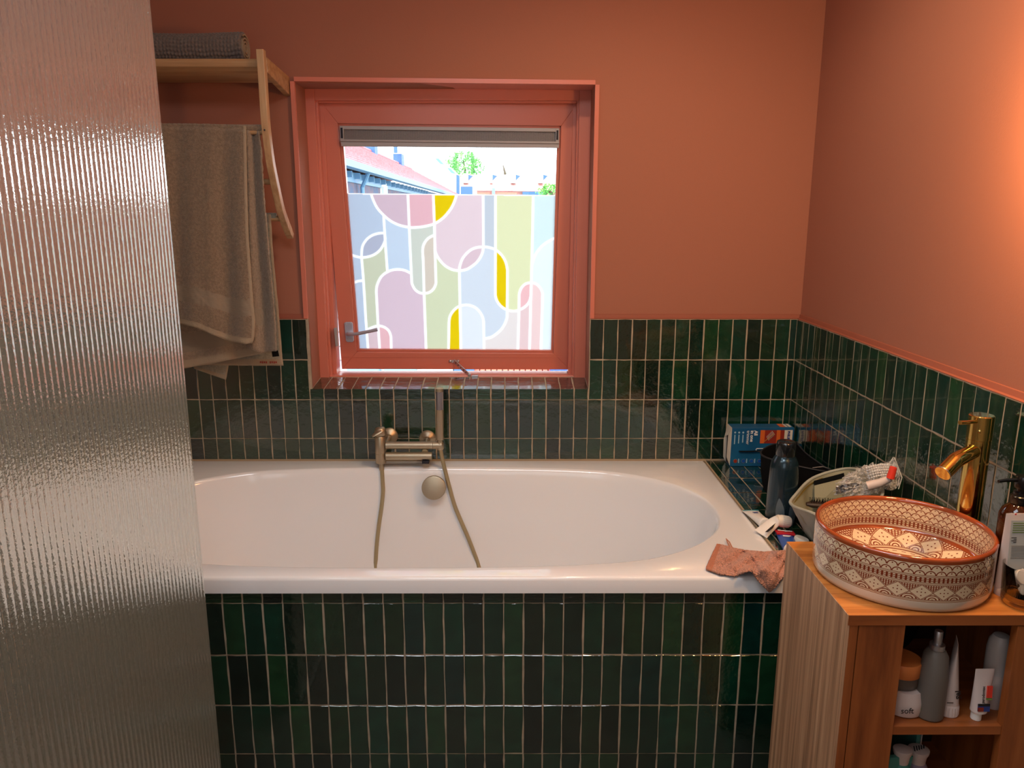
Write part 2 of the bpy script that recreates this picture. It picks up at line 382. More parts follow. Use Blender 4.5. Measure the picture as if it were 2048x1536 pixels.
# tile meshes (irregular outline, bevelled, slightly domed)
def tile_mesh(w, h, t=.008, seed=0):
    rnd = random.Random(seed); n = 4; out = []
    cs = [(-w/2, -h/2), (w/2, -h/2), (w/2, h/2), (-w/2, h/2)]
    for i in range(4):
        a, c = cs[i], cs[(i+1) % 4]; k = 3 if abs(a[0]-c[0]) < 1e-6 else 2
        for j in range(k):
            q = j / k; jt = .0011
            if j == 0: jt = .0008
            out.append((a[0] + (c[0]-a[0])*q + rnd.uniform(-jt, jt), a[1] + (c[1]-a[1])*q + rnd.uniform(-jt, jt)))
    m = len(out); e = .0010
    vs = [(x, y, -t) for x, y in out] + [(x, y, -.0012) for x, y in out] + [(x - math.copysign(e, x) if abs(x) > w*.3 else x, y - math.copysign(e, y) if abs(y) > h*.3 else y, 0) for x, y in out]
    vs.append((0, 0, .0001))
    fs = []
    for L in range(2):
        for j in range(m): k = (j+1) % m; fs.append((L*m+j, L*m+k, (L+1)*m+k, (L+1)*m+j))
    for j in range(m): fs.append((2*m+j, 2*m+(j+1) % m, 3*m))
    me = bpy.data.meshes.new('tile'); me.from_pydata(vs, [], fs); me.materials.append(M['tile'])
    me.update(); return me
TM = [tile_mesh(.0475, .1431, seed=s) for s in range(8)]
def put_tile(parent, c, xa, ya, w, h, tm=None):
    # c centre, xa/ya world unit axes of the tile, w/h its size
    if w < .006 or h < .006: return
    me = random.choice(tm or TM); R = frame((0, 0, 0), xa, ya)
    wob = Matrix.Rotation(random.gauss(0, .004), 4, 'X') @ Matrix.Rotation(random.gauss(0, .008), 4, 'Y')
    n = R.to_3x3() @ Vector((0, 0, 1))
    o = bpy.data.objects.new('tile', me); col.objects.link(o); o.parent = parent
    o.matrix_basis = Matrix.Translation(Vector(c) + n * random.uniform(-.0001, .0006)) @ R @ wob @ Matrix.Rotation(random.gauss(0, .003), 4, 'Z') @ Matrix.Diagonal((w / .0510, h / .1465, 1, 1))
def joints(a, b, first, pitch):
    js = [a]; x = first
    while x < b - 1e-4:
        if x > a + 1e-4: js.append(x)
        x += pitch
    js.append(b); return js

# back wall tiling
bjs = [-1.1255 - .051*k for k in (3, 2, 1)] + [-1.1255 + (.3317 + 1.1255) / 29 * k for k in range(30)] + [.3317 + .051*k for k in range(1, 14)] + [XR]
g = MB()
g.box((XL, .0011, .54), (WX0, PY + .004, ZT + .001)); g.box((WX1, .0011, .54), (PXR, PY + .004, ZT + .001)); g.box((WX0, .0011, .54), (WX1, PY + .004, WZ0 - .004))
g.build('grout', M['grout'], wall_back)
for r in range(4):
    z1, z0 = ROWZ[r], ROWZ[r+1]
    for a, c in zip(bjs, bjs[1:]):
        zz1, zz0, aa, cc = z1, z0, a, c
        mid = (a + c) / 2
        if WX0 - .01 < mid < WX1:
            if z0 >= WZ0: continue
            if z1 > WZ0: zz1 = WZ0 - .003
        elif z1 > WZ0 + .01:
            if cc > WX0 and aa < WX0: cc = WX0 - .001
            if aa < WX1 < cc: aa = WX1 + .001
        put_tile(wall_back, ((aa+cc)/2, 0, (zz1+zz0)/2), (1, 0, 0), (0, 0, 1), cc - aa, zz1 - zz0)
# window sill tiles
sj = [x for x in bjs if WX0 + .01 < x < WX1 - .01]; sj = [WX0] + sj + [WX1]
zs0, zs1 = WZ0 + .0038 - .069*.105 - .0012, WZ0 + .0038 + .069*.105 - .0012
MB().loft([[Vector((x, y, z)) for y, z in ((.0012, zs0), (.138, zs1), (.15, zs1), (.15, WZ0 - .02), (.0012, WZ0 - .02))] for x in (WX0, WX1)]).build('grout', M['grout'], wall_back)
TS = [m.copy() for m in TM[:4]]
for m_ in TS: m_.materials.clear(); m_.materials.append(M['tile_sill'])
for a, c in zip(sj, sj[1:]): put_tile(wall_back, ((a+c)/2, .069, WZ0 + .0038), (1, 0, 0), (0, 1, .105), c - a, .138, TS)
# right wall tiling
MB().box((XR + .0008, -2.6, .3), (PXR + .003, .004, ZT + .001)).build('grout', M['grout'], wall_right)
rj = [0.0] + [-(.0093 + PX*k) for k in range(1, 46)]
for r in range(4):
    z1, z0 = ROWZ[r], ROWZ[r+1]
    for a, c in zip(rj, rj[1:]):
        put_tile(wall_right, (XR, (a+c)/2, (z1+z0)/2), (0, -1, 0), (0, 0, 1), abs(a - c), z1 - z0)
# painted cove above the tiling
b = MB()
def cove_seg(x0, x1):
    pr = [(.0, ZT + .0005), (.0, ZT + .0022), (.0085, ZT + .0035), (.0115, ZT + .016), (PY + .002, ZT + .017), (PY + .002, ZT)]
    b.loft([[Vector((x, y, z)) for y, z in pr] for x in (x0, x1)])
cove_seg(XL, WX0 - .001); cove_seg(WX1 + .001, XR + .01)
M['bead'] = mat('bead_shade_paint', (150, 84, 64), .7)  # wall paint darkened to stand for the shaded band over the tiles
struct(b.build('trim_2', M['bead'], smooth=True), 'painted bead along the top of the back wall tiling')
b = MB(); pr = [(0.001, ZT + .0005), (.001, ZT + .0022), (.0095, ZT + .0035), (.0125, ZT + .016), (.018, ZT + .017), (.018, ZT)]
b.loft([[Vector((XR - .001 + y, yy, z)) for y, z in pr] for yy in (.01, -2.6)])
struct(b.build('trim_3', M['bead'], smooth=True), 'painted bead along the top of the right wall tiling')

# bath panel (tiled front) and tiled ledge
YF = -.926
panel = struct(MB().box((XL, YF + .0011, 0), (XR, YF + .05, .545)).build('bath_panel', M['grout']), 'grout bed of the dark green tiled front of the bathtub')
fj = joints(XL + .02, XR - .002, -.7313 - .051 * 11, .051)
fz = [.5365, .5016, .3551, .2086, .0621, .002]
for z1, z0 in zip(fz, fz[1:]):
    for a, c in zip(fj, fj[1:]): put_tile(panel, ((a+c)/2, YF, (z1+z0)/2), (1, 0, 0), (0, 0, 1), c - a, z1 - z0)
ledge = struct(MB().box((.719, YF + .052, .3), (XR - .0005, 0.0,   .5760)).build('tiled_ledge', M['grout']), 'grout bed of the green tiled ledge between bathtub and right wall')
lx = [.7195, .7432] + [.7432 + .05*k for k in range(1, 6)] + [XR]
ly = [0.0, -.045] + [-.045 - .1465*k for k in range(1, 7)]; ly[-1] = YF
lx = [x for x in lx if x < XR - .01] + [XR]
for y1, y0 in zip(ly, ly[1:]):
    for a, c in zip(lx, lx[1:]): put_tile(ledge, ((a+c)/2, (y1+y0)/2, .5772), (1, 0, 0), (0, 1, 0), c - a, y1 - y0)
MB().box((.7145, -.935, .56), (.7195, -.001, .5785)).build('sealant', M['silicone'], ledge)
MB().box((.7195, -.941, .5365), (XR, YF + .002, .5785)).build('ledge_edge', M['enamel'], ledge)

# ------------------------------------------------------------------ window
win = thing('window_1', 'terracotta painted window with a frosted pattern film and its sash swung slightly outwards', 'window', (-.217, FY, WZ0))
win['kind'] = 'structure'
del win['category']
b = MB()
FW = .043
def ring(b, x0, x1, z0, z1, w, y0, y1, wt=None, wb=None, mi=0):
    wt = w if wt is None else wt; wb = w if wb is None else wb
    b.box((x0, y0, z0), (x0 + w, y1, z1), mi); b.box((x1 - w, y0, z0), (x1, y1, z1), mi)
    b.box((x0 + w, y0, z1 - wt), (x1 - w, y1, z1), mi); b.box((x0 + w, y0, z0), (x1 - w, y1, z0 + wb), mi)
ring(b, -.728, .285, .847, 1.897, .043, FY, FY + .10, wt=.044, wb=.010)
b.build('frame', M['gloss_paint'], win, bevel=.002)
b = MB(); ring(b, -.690, .247, .8572, 1.8600, .012, FY + .018, FY + .045, wb=.006, wt=.014)
b.build('stop_bead', M['gloss_paint'], win, bevel=.003)
b = MB(); ring(b, -.687, .244, .8572, 1.852, .022, FY + .045, FY + .11, wb=.007, wt=.020)
b.build('rebate', M['gloss_paint'], win, bevel=.002)
b = MB().box((-.685, FY + .012, .8565), (.243, FY + .05, .866)); b.build('weather_bar', M['gloss_paint'], win, bevel=.004)
# sash: a plane tilted outwards, given by its px corners at two depths
YT, YBm = FY + .052, FY + .105
STL, STR = at(652, 224, y=YT), at(1144, 229, y=YT); SBL, SBR = at(684.4, 737.5, y=YBm), at(1136.5, 738.5, y=YBm)
so = SBL.copy(); sx = (SBR - SBL).normalized(); upv = ((STL + STR) / 2 - (SBL + SBR) / 2); sn = sx.cross(upv).normalized(); sy = sn.cross(sx)
if sn.y > 0: sn = -sn
def on_sash(u, v, off=0.0):
    r = ray(u, v); n = sn; p0 = SBL + n * off
    t = (p0 - CO).dot(n) / r.dot(n); return CO + r * t
def sash_prism(b, px, off0, off1, mi=0):
    a = [on_sash(u, v, 0) for u, v in px]
    b.loft([[p + sn * off0 for p in a], [p + sn * off1 for p in a]], mi)
sash = None
b = MB()
OUT = [(643, 205), (1152, 210), (1139.5, 738.5), (684.4, 737.5)]
INN = [(676, 247), (1122, 252), (1106.5, 706), (714, 703.5)]
for k in range(4):
    sash_prism(b, [OUT[k], OUT[(k+1) % 4], INN[(k+1) % 4], INN[k]], -.040, .006)
sash = b.build('sash', M['gloss_paint'], win, bevel=.0015)
b = MB()
IN2 = [(683, 254), (1115, 259), (1102.5, 701.5), (718, 699)]
for k in range(4):
    sash_prism(b, [INN[k], INN[(k+1) % 4], IN2[(k+1) % 4], IN2[k]], -.030, -.006)
b.build('glazing_bead', M['gloss_paint'], sash, bevel=.001)
GP = [(680, 290), (1120, 293), (1106, 705), (712, 703)]
b = MB(); sash_prism(b, GP, -.024, -.021); b.build('pane', M['glass'], sash)
b = MB(); sash_prism(b, [(684.4, 712), (1136.5, 712.5), (1136.5, 714.5), (684.4, 714)], .004, .0075)
b.build('groove_bead', M['gloss_paint'], sash)

# trickle vent at the top of the sash
vent = b = MB()
sash_prism(b, [(681, 252), (1118, 257), (1117.5, 264), (682, 259)], .0, .016)
sash_prism(b, [(683, 283), (1117.5, 287.5), (1117, 296), (685, 293)], -.02, .02)
sash_prism(b, [(683, 279), (1117.5, 283.5), (1117.5, 287.5), (683, 283)], .0, .026)
sash_prism(b, [(681, 252), (689, 252), (690, 283), (682, 283)], .0, .018)
sash_prism(b, [(1111, 257), (1118, 257), (1117.5, 287), (1110.5, 287)], .0, .018)
vent = b.build('ventilator', M['grey_plastic'], sash, bevel=.001)
b = MB(); sash_prism(b, [(686, 255), (1116, 260), (1116, 286), (686, 282)], -.004, .003); b.build('vent_backing', M['dark'], sash)
# perforated grille: a fine lattice of crossing wires
b = MB(); c0 = [(690, 258), (1111, 263), (1111, 284.5), (690, 280)]
nn = 150
for k in range(-8, nn):
    for sgn in (0, 1):
        a = k / nn; w = 7 / nn
        ta, tb = (a, a + w) if sgn == 0 else (a + w, a)
        t0, t1, v0, v1 = ta, tb, 0.0, 1.0
        if t0 < 0: v0 = -t0 / (t1 - t0); t0 = 0.0
        if t0 > 1: v0 = (t0 - 1) / (t0 - t1); t0 = 1.0
        if t1 < 0: v1 = ta / (ta - tb) if ta > 0 else 0; t1 = 0.0
        if t1 > 1: v1 = (1 - ta) / (tb - ta); t1 = 1.0
        def gp(t, q):
            p = Vector(c0[0]).lerp(Vector(c0[1]), t); r_ = Vector(c0[3]).lerp(Vector(c0[2]), t); return p.lerp(r_, q)
        if v1 <= v0: continue
        p, q = gp(t0, v0), gp(t1, v1)
        sash_prism(b, [(p.x-.42, p.y), (p.x+.42, p.y), (q.x+.42, q.y), (q.x-.42, q.y)], .006, .0075)
o = b.build('grille', M['grey_plastic'], sash); o['kind'] = 'stuff'
b = MB(); sash_prism(b, [(683, 256), (687, 256), (688, 277), (684, 277)], .018, .020); sash_prism(b, [(1112.5, 261), (1116, 261), (1115.5, 280), (1112, 280)], .018, .020)
b.build('end_clip', M['dark'], sash)

# privacy film: coloured fields bounded by white lines
LINES = [
 [(740.9,378),(742,386.5),(745.5,398),(754,415.5),(767.2,430.4),(782,442.5),(799,450.5),(817.6,454.6),(829,455),(848,453),(868.6,447.4),(886,436),(900,420),(908,405),(912.9,389.4),(914,380)],
 [(815.2,378),(815.6,387.6),(819.4,480),(823.2,560),(824.3,568.5),(830,579),(839,585.5),(848.2,586.6),(858,585),(866.5,578.5),(871.5,568),(871.7,558),(870,503),(868.6,447.4),(866,378)],
 [(767.2,430.4),(770,479),(774.8,544.1)],
 [(768.6,466.1),(757,466.8),(745,470.5),(735,477.3),(727.5,487),(723.9,497.2),(723,514.8),(726.8,559.3),(731,630),(736.6,706)],
 [(769.5,470),(770,481),(763.8,494.8),(756.5,503.5),(746.7,510),(735,513.8),(723.1,515),(712,513),(703.4,510),(696,507)],
 [(700,567.5),(708,565.2),(716,562.3),(726.4,561.1)],
 [(760,706),(756.1,651.3),(752.6,584.5),(753.8,571.6),(759.6,557.6),(766,549.8),(774.8,543.8),(785,540),(797.5,538.9),(810,541),(822.3,547)],
 [(852.4,706),(848.1,585.7),(846.3,520.6),(845.2,500.7),(847.5,489),(853.4,479.6),(860.5,474),(869,470.3)],
 [(869.6,497),(871.5,506),(878,518.3),(888.5,530.2),(900,537.4),(909,540.4),(918.8,541.3),(929,540),(938.7,536),(953.9,524.1),(963.5,508.9),(966.8,494),(966.2,378)],
 [(921.8,706),(919.9,610.3),(918.6,541),(919.9,531.2),(925.8,515.9),(938.7,501.9),(951.6,495.6),(968,493.7),(980,495.4),(990.8,499.6),(1003.1,510),(1011.3,524.1),(1014.8,540.6),(1014.6,580),(1014.2,633.8),(1009.5,647.8),(1000.8,660.7),(986.7,672),(978,675.6),(967.6,677.2)],
 [(990.8,378),(990.8,497.2),(990.6,590.4),(993.8,601.5),(1002,612.5),(1014.1,619.7),(1027.7,622.2),(1039.5,619.4),(1051.2,612.4),(1058.6,603),(1061.7,590.4),(1062.6,559.3),(1064.3,497.2),(1066.6,378)],
 [(1061.7,590.4),(1060.3,650),(1058.8,706)],
 [(1118,472),(1108,476.7),(1092.2,485.5),(1080,496),(1069.6,511.5),(1064.1,529)],
 [(1035.6,706),(1037.7,633.8),(1038.3,589.2),(1041.8,577.5),(1048.8,569.3),(1055,566.4),(1061.8,565.4),(1068,566.3),(1074.4,569.3),(1081.6,577.5),(1085.2,588),(1084,633.8),(1081.6,706)],
 [(896.9,706),(898,645),(899.5,634),(904.7,624),(913,615.8),(922,611.4),(932.3,610),(942,611.4),(951.5,615.8),(959.6,624),(965.2,634),(967.4,645),(968.1,706)],
 [(735.5,659),(746.7,654),(756.1,651.9),(764,652.8),(772,656.5),(778.4,663.1),(781.9,673.6),(782.7,706)],
]
SEEDS = [((715,430),(189,202,221)),((780,400),(212,186,198)),((843,410),(228,180,188)),((890,402),(226,196,18)),((940,440),(226,204,210)),((978,440),(197,203,212)),
 ((1025,450),(224,226,183)),((1090,440),(213,232,234)),((1095,540),(229,239,241)),((748,492),(180,184,202)),((712,540),(205,197,210)),((750,540),(204,207,182)),
 ((800,490),(197,211,228)),((835,500),(205,208,197)),((860,520),(212,199,185)),((890,560),(210,214,181)),((860,650),(219,220,182)),((812,620),(217,192,204)),((742,620),(209,211,181)),
 ((718,620),(210,216,229)),((746,685),(220,194,199)),((772,690),(232,184,189)),((945,515),(218,192,200)),((950,580),(210,217,227)),((1003,560),(226,196,18)),((1030,560),(230,228,188)),
 ((1050,590),(238,189,191)),((990,640),(218,212,222)),((908,660),(226,196,18)),((945,670),(225,229,234)),((1000,692),(230,220,217)),((1047,665),(231,202,202)),((1071,650),(238,208,206)),((1097,640),(227,236,235)),((980,510),(197,203,212))]
u0, u1, v0, v1, CS = 684, 1122, 384, 708, 1.2
nu, nv = int((u1-u0)/CS), int((v1-v0)/CS)
GU, GV = np.meshgrid(u0 + CS*np.arange(nu+1), v0 + CS*np.arange(nv+1))
DIST = np.full(GU.shape, 99.0)
def smooth_line(pl):
    out = []
    for i, (a, c) in enumerate(zip(pl, pl[1:])):
        if math.hypot(a[0]-c[0], a[1]-c[1]) > 26 or len(pl) < 5: out.append(Vector(a).to_3d()); continue
        p0, p1_, p2_, p3_ = (Vector(q).to_3d() for q in (pl[max(i-1, 0)], a, c, pl[min(i+2, len(pl)-1)]))
        if (p1_ - p0).length > 26: p0 = p1_ + (p0 - p1_).normalized() * 10
        if (p3_ - p2_).length > 26: p3_ = p2_ + (p3_ - p2_).normalized() * 10
        for k in range(4):
            t = k / 4; out.append(.5 * ((2*p1_) + (p2_-p0)*t + (2*p0-5*p1_+4*p2_-p3_)*t*t + (3*p1_-p0-3*p2_+p3_)*t**3))
    out.append(Vector(pl[-1]).to_3d()); return out
for pl in LINES:
    S = smooth_line(pl)
    for a, c in zip(S, S[1:]):
        dx, dy = c.x - a.x, c.y - a.y; L2 = max(1e-9, dx*dx + dy*dy)
        t = np.clip(((GU - a.x)*dx + (GV - a.y)*dy) / L2, 0, 1)
        DIST = np.minimum(DIST, np.hypot(GU - a.x - t*dx, GV - a.y - t*dy))
lab = -np.ones(DIST.shape, int); bar = (DIST < 1.1) | (GV > 703.5) | (GU > 1116) | (GU < 688) | (GV < 386)
for si, ((x, y), c) in enumerate(SEEDS):
    st = [(int((y-v0)/CS), int((x-u0)/CS))]
    while st:
        j, i = st.pop()
        if not (0 <= i <= nu and 0 <= j <= nv) or bar[j, i] or lab[j, i] >= 0: continue
        lab[j, i] = si; st += [(j+1, i), (j-1, i), (j, i+1), (j, i-1)]
for _ in range(5):
    for dj, di in ((0,1),(0,-1),(1,0),(-1,0)):
        sh = np.roll(np.roll(lab, dj, 0), di, 1); lab = np.where((lab < 0) & (sh >= 0), sh, lab)
lab[lab < 0] = 0
def film_mat():
    m = bpy.data.materials.new('privacy_film'); m.use_nodes = True; nt = m.node_tree; N, L = nt.nodes, nt.links; N.clear()
    o = N.new('ShaderNodeOutputMaterial'); at_ = N.new('ShaderNodeVertexColor'); at_.layer_name = 'print'
    t = N.new('ShaderNodeBsdfTranslucent'); d = N.new('ShaderNodeBsdfDiffuse'); mx = N.new('ShaderNodeMixShader'); mx.inputs[0].default_value = .18
    for q in (t, d): L.new(at_.outputs[0], q.inputs[0])
    L.new(t.outputs[0], mx.inputs[1]); L.new(d.outputs[0], mx.inputs[2]); L.new(mx.outputs[0], o.inputs[0]); return m
M['film'] = film_mat()
fb = MB()
# film follows the glass outline: clip columns between the slanted left and right edges
def fpt(i, j):
    u, v = u0 + i*CS, v0 + j*CS
    q = (v - 387) / 316; ul = 695 + 22*q; ur = 1110.5 - 6*q
    vt = 386.5 + (u - 690) * .0085
    u = min(max(u, ul), ur); v = min(max(v, vt), 704)
    return on_sash(u, v, -.0205)
fb.v = [tuple(fpt(i, j)) for j in range(nv+1) for i in range(nu+1)]
PAL = np.array([[.80 * q for q in lin(c)] for _, c in SEEDS]); CV = PAL[lab]
wgt = np.clip((3.0 - DIST) / 1.2, 0, 1)[..., None]; CV = CV * (1 - wgt) + np.array([.97, 1.0, 1.0]) * wgt
edge = (GV < 388.5 + (GU - 690) * .0085)[..., None]; CV = np.where(edge, .9, CV)
for j in range(nv):
    for i in range(nu):
        a = j*(nu+1)+i; fb.f.append((a, a+1, a+nu+2, a+nu+1))
me = bpy.data.meshes.new('privacy_film'); me.from_pydata(fb.v, [], fb.f); me.materials.append(M['film'])
ca = me.color_attributes.new('print', 'FLOAT_COLOR', 'POINT')
ca.data.foreach_set('color', np.concatenate([CV.reshape(-1, 3), np.ones((CV.size // 3, 1))], 1).ravel())
film = bpy.data.objects.new('privacy_film', me); col.objects.link(film); adopt(film, sash)
film['label'] = 'frosted film printed with pastel arches, yellow accents and white lines'
# handle, strike plate, stay
hp = MB(); sash_prism(hp, [(689.5, 645), (693, 643), (704, 643), (706.5, 645.5), (709, 680), (706.5, 683), (696, 683), (693, 680.5)], .006, .013)
hnd = hp.build('handle', M['handle_metal'], sash, bevel=.0015)
b = MB(); pth = spline([on_sash(697, 668, .014), on_sash(700, 668, .045), on_sash(712, 668, .05), on_sash(735, 663.5, .05), on_sash(755, 659, .048)], 5)
b.tube(pth, [.011]*6 + [.009]*(len(pth)-6), 10, flat=.75); b.build('lever', M['handle_metal'], hnd, smooth=True)
for q in ((692.5, 648.5), (701, 648.5), (695.5, 677.5), (704.5, 677)):
    p = on_sash(*q, .013); MB().lathe([(.0022, 0), (.0022, .0008), (.001, .0012)], frame(p, sx, sx.cross(-sn)), 8).build('screw', M['steel'], hnd)
b = MB(); b.loft([[at(u, v, y=FY + y) for u, v in [(667.5, 656), (674, 655), (676.5, 692), (671, 693)]] for y in (.012, .046)])
b.build('strike_plate', M['grey_plastic'], win, bevel=.001)
stay = MB()
p0, p1 = on_sash(908, 722, .012), at(938, 750, y=FY + .018)
dirv = (p1 - p0).normalized(); e = dirv * .030
sd = dirv.cross(Vector((0, 1, .3))).normalized() * .0075
pt = [p0 - sd, p1 + e*.2 - sd, p1 + e*.2 + sd, p0 + sd]; nrm = sd.cross(dirv).normalized() * .0015
stay.loft([[q - nrm for q in pt], [q + nrm for q in pt]])
stay_o = stay.build('stay_arm', M['steel'], win, bevel=.0005)
for k in range(5):
    c = p0.lerp(p1, .14 + k * .17); nn_ = nrm.normalized()
    if nn_.y > 0: nn_ = -nn_
    MB().lathe([(.0026, .0016), (.0026, .0022)], frame(c, dirv, nn_.cross(dirv)), 10).build('hole', M['dark'], stay_o)
b = MB()
for u in (900.5, 916.5):
    b.lathe([(.006, -.002), (.006, .003), (.0035, .006), (.0015, .0065)], frame(on_sash(u, 722.5, .008), sx, sx.cross(-sn)), 14)
q = on_sash(908, 722.5, .006); b.box((-.016, -.005, 0), (.016, .005, .004), M=frame(q, sx, sx.cross(-sn)))
b.build('stay_bracket', M['steel'], win, smooth=True)
b = MB(); q = at(945, 752, y=FY + .016); b.box((q.x - .002, q.y - .016, q.z - .004), (q.x + .022, q.y + .008, q.z + .005)); b.lathe([(.006, 0), (.006, .012), (.003, .014)], Matrix.Translation((q.x - .012, q.y - .002, q.z - .004)), 12)
b.build('stay_pin', M['steel'], win, bevel=.001)

# ------------------------------------------------------------------ outside
M['roof_red'] = mat('red_roof_tiles', (196, 108, 112), .7, var=.35, vscale=3, bump=.6, bscale=6, bdist=.05)
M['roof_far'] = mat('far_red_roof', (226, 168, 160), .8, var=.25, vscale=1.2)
M['brick_far'] = mat('shaded_brick', (120, 100, 110), .9, rgb2=(80, 96, 124), vscale=2.5)
M['gutter'] = mat('blue_grey_gutter', (96, 140, 176), .5)
M['render_white'] = mat('white_render', (240, 238, 230), .8)
M['slate'] = mat('blue_grey_slate', (60, 100, 150), .6)
M['white_brick'] = mat('whitewashed_brick', (170, 160, 170), .85)
M['pane_blue'] = mat('pale_blue_pane', (120, 178, 208), .3)
M['leaf'] = mat('tree_leaves', (120, 190, 90), .6, rgb2=(70, 150, 70), vscale=1.5)
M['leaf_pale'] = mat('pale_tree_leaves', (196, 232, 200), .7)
M['trunk'] = mat('tree_trunk', (90, 76, 60), .9)
M['ground'] = mat('garden_ground', (150, 156, 140), .9, var=.3, vscale=.4)
M['tarp'] = mat('blue_tarpaulin', (40, 80, 190), .5)
M['red_canopy'] = mat('red_brick_paving', (226, 120, 100), .8)
gr = struct(MB().box((-60, .6, -3.3), (60, 120, -3.0)).build('ground', M['ground']))
# terraced house on the left
house = thing('house', 'long brick house with red tiled roof and blue gutter left of the window view', 'house', (-4.3, 8, -3))
ev0, ev1 = at(690, 332, x=-4.0), at(905, 387.5, x=-4.0)
rg0, rg1 = at(745, 296, x=-8.0), at(925, 388, x=-8.0)
ez, rz = (ev0.z + ev1.z) / 2, (rg0.z + rg1.z) / 2
YA, YZ = 8.0, 62.0
MB().box((-12, YA, -3), (-4.25, YZ, ez - .12)).build('wall', M['brick_far'], house)
NC = 15
for k in range(NC):
    t0, t1 = k / NC, (k + 1) / NC
    xa, za = -3.85 + (-8 + 3.85) * t0, ez + (rz - ez) * t0
    xb, zb = -3.85 + (-8 + 3.85) * (t1 + .02), ez + (rz - ez) * (t1 + .02)
    b = MB(); b.loft([[Vector((xa, y, za + .10)), Vector((xa, y, za + .02)), Vector((xb, y, zb)), Vector((xb, y, zb + .05))] for y in (YA, YZ)])
    b.build('tile_course', M['roof_red'], house)
b = MB(); b.loft([[Vector((-8, y, rz)), Vector((-12.2, y, ez)), Vector((-8, y, rz - .1))] for y in (YA, YZ)]); b.build('rear_roof', M['roof_red'], house)
MB().tube([(-8, YA, rz + .06), (-8, YZ, rz + .06)], .12, 8).build('ridge', M['roof_red'], house)
MB().box((-3.95, YA, ez - .14), (-3.70, YZ, ez + .02)).build('gutter', M['gutter'], house)
for k in range(26): MB().box((-4.24, YA + 1 + k * 1.1, ez - .30), (-4.05, YA + 1.06 + k * 1.1, ez - .14)).build('eaves_bracket', M['gutter'], house)
MB().box((-4.30, YA, ez - .40), (-4.20, YZ, ez - .14)).build('fascia', M['gutter'], house)
c = at(727, 370, x=-4.1); b = MB(); b.tube([(-3.85, c.y - .5, ez - .1), (-4.1, c.y - .2, ez - .5), (-4.1, c.y - .2, -3)], .06, 8); b.build('downpipe', M['gutter'], house)
c = at(766, 382, x=-4.25); 
w = MB().box((-4.27, c.y - .6, c.z - 1.6), (-4.19, c.y + .6, c.z + .25)).build('window', M['render_white'], house)
MB().box((-4.20, c.y - .5, c.z - 1.5), (-4.17, c.y + .5, c.z + .12)).build('pane', M['pane_blue'], w)
c = at(742, 300, x=-8.0)
ch = MB().box((-8.4, c.y - .5, rz - .3), (-7.7, c.y + .5, rz + 1.4)).build('chimney', M['slate'], house)
c = at(797, 325, x=-8.0)
ch = MB().box((-8.3, c.y - .55, rz - .3), (-7.7, c.y + .75, at(797, 309, x=-8).z)); ch = ch.build('chimney', M['slate'], house)
p = at(791, 300, x=-8.0); MB().lathe([(.14, 0), (.14, .9), (.22, .95), (.22, 1.15), (.1, 1.2)], Matrix.Translation((-8, p.y, at(797, 309, x=-8).z)), 10).build('chimney_pot', M['slate'], ch)
# white rendered house further back
wh = thing('house', 'sunlit white rendered house with gables and a dark downpipe behind the red roof', 'house', (-9, 50, -3))
def px_at(u, v, Y): return at(u, v, y=Y)
def slab_px(b, px, Y, dy, mi=0):
    a = [px_at(u, v, Y) for u, v in px]
    b.loft([[q for q in a], [q + Vector((0, dy, 0)) for q in a]], mi); return b
slab_px(MB(), [(800, 300), (862, 302), (885, 322), (912, 346), (912, 540), (800, 540)], 66, 6).build('wall', M['render_white'], wh)
slab_px(MB(), [(912.5, 349), (918.5, 351), (918.5, 400), (912.5, 400)], 65.5, .4).build('downpipe', M['slate'], wh)
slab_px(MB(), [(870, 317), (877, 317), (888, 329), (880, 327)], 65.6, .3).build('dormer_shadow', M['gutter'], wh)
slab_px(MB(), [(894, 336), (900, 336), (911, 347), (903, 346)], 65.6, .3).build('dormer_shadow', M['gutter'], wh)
slab_px(MB(), [(885, 324), (887, 324), (887, 372), (885, 372)], 65.7, .1).build('antenna', M['steel'], wh)
ds = thing('garage', 'small blue grey shed with white edge in front of far terrace', 'shed', (-3, 40, -3))
slab_px(MB(), [(921, 373), (945, 373), (945, 600), (921, 600)], 40, 3).build('wall', M['slate'], ds)
slab_px(MB(), [(945, 373), (949, 375), (949, 600), (945, 600)], 40, 3).build('wall_edge', M['render_white'], ds)
# far terrace with chimneys
tr = thing('terrace', 'far row of houses with pale red roofs and white chimneys', 'house', (2, 60, -3))
def far_roof(): 
    a = [at(922, 373, y=66), at(1135, 377, y=66)]; c_ = [at(922, 349, y=69), at(1135, 350, y=69)]
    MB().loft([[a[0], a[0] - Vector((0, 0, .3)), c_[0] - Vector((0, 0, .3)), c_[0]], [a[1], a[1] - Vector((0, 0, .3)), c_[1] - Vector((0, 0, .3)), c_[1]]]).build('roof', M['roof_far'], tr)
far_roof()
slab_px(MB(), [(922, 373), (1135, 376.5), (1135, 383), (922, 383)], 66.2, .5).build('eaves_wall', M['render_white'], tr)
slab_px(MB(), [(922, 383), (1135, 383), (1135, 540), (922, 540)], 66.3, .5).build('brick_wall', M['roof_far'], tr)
for u, w_ in ((933, 7), (983, 4), (1028, 7), (1083, 7)):
    ch = slab_px(MB(), [(u - w_, 347), (u + w_*.5, 347), (u + w_*.5, 366), (u - w_, 366)], 66.2, 1).build('chimney', M['render_white'], tr)
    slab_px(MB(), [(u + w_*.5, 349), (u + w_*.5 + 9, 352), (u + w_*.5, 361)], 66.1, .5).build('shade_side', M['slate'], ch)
for a, c in ((947, 980), (990, 1034)): slab_px(MB(), [(a, 384.5), (c, 384.5), (c, 392), (a, 392)], 65.9, .3).build('window', M['red_canopy'], tr)
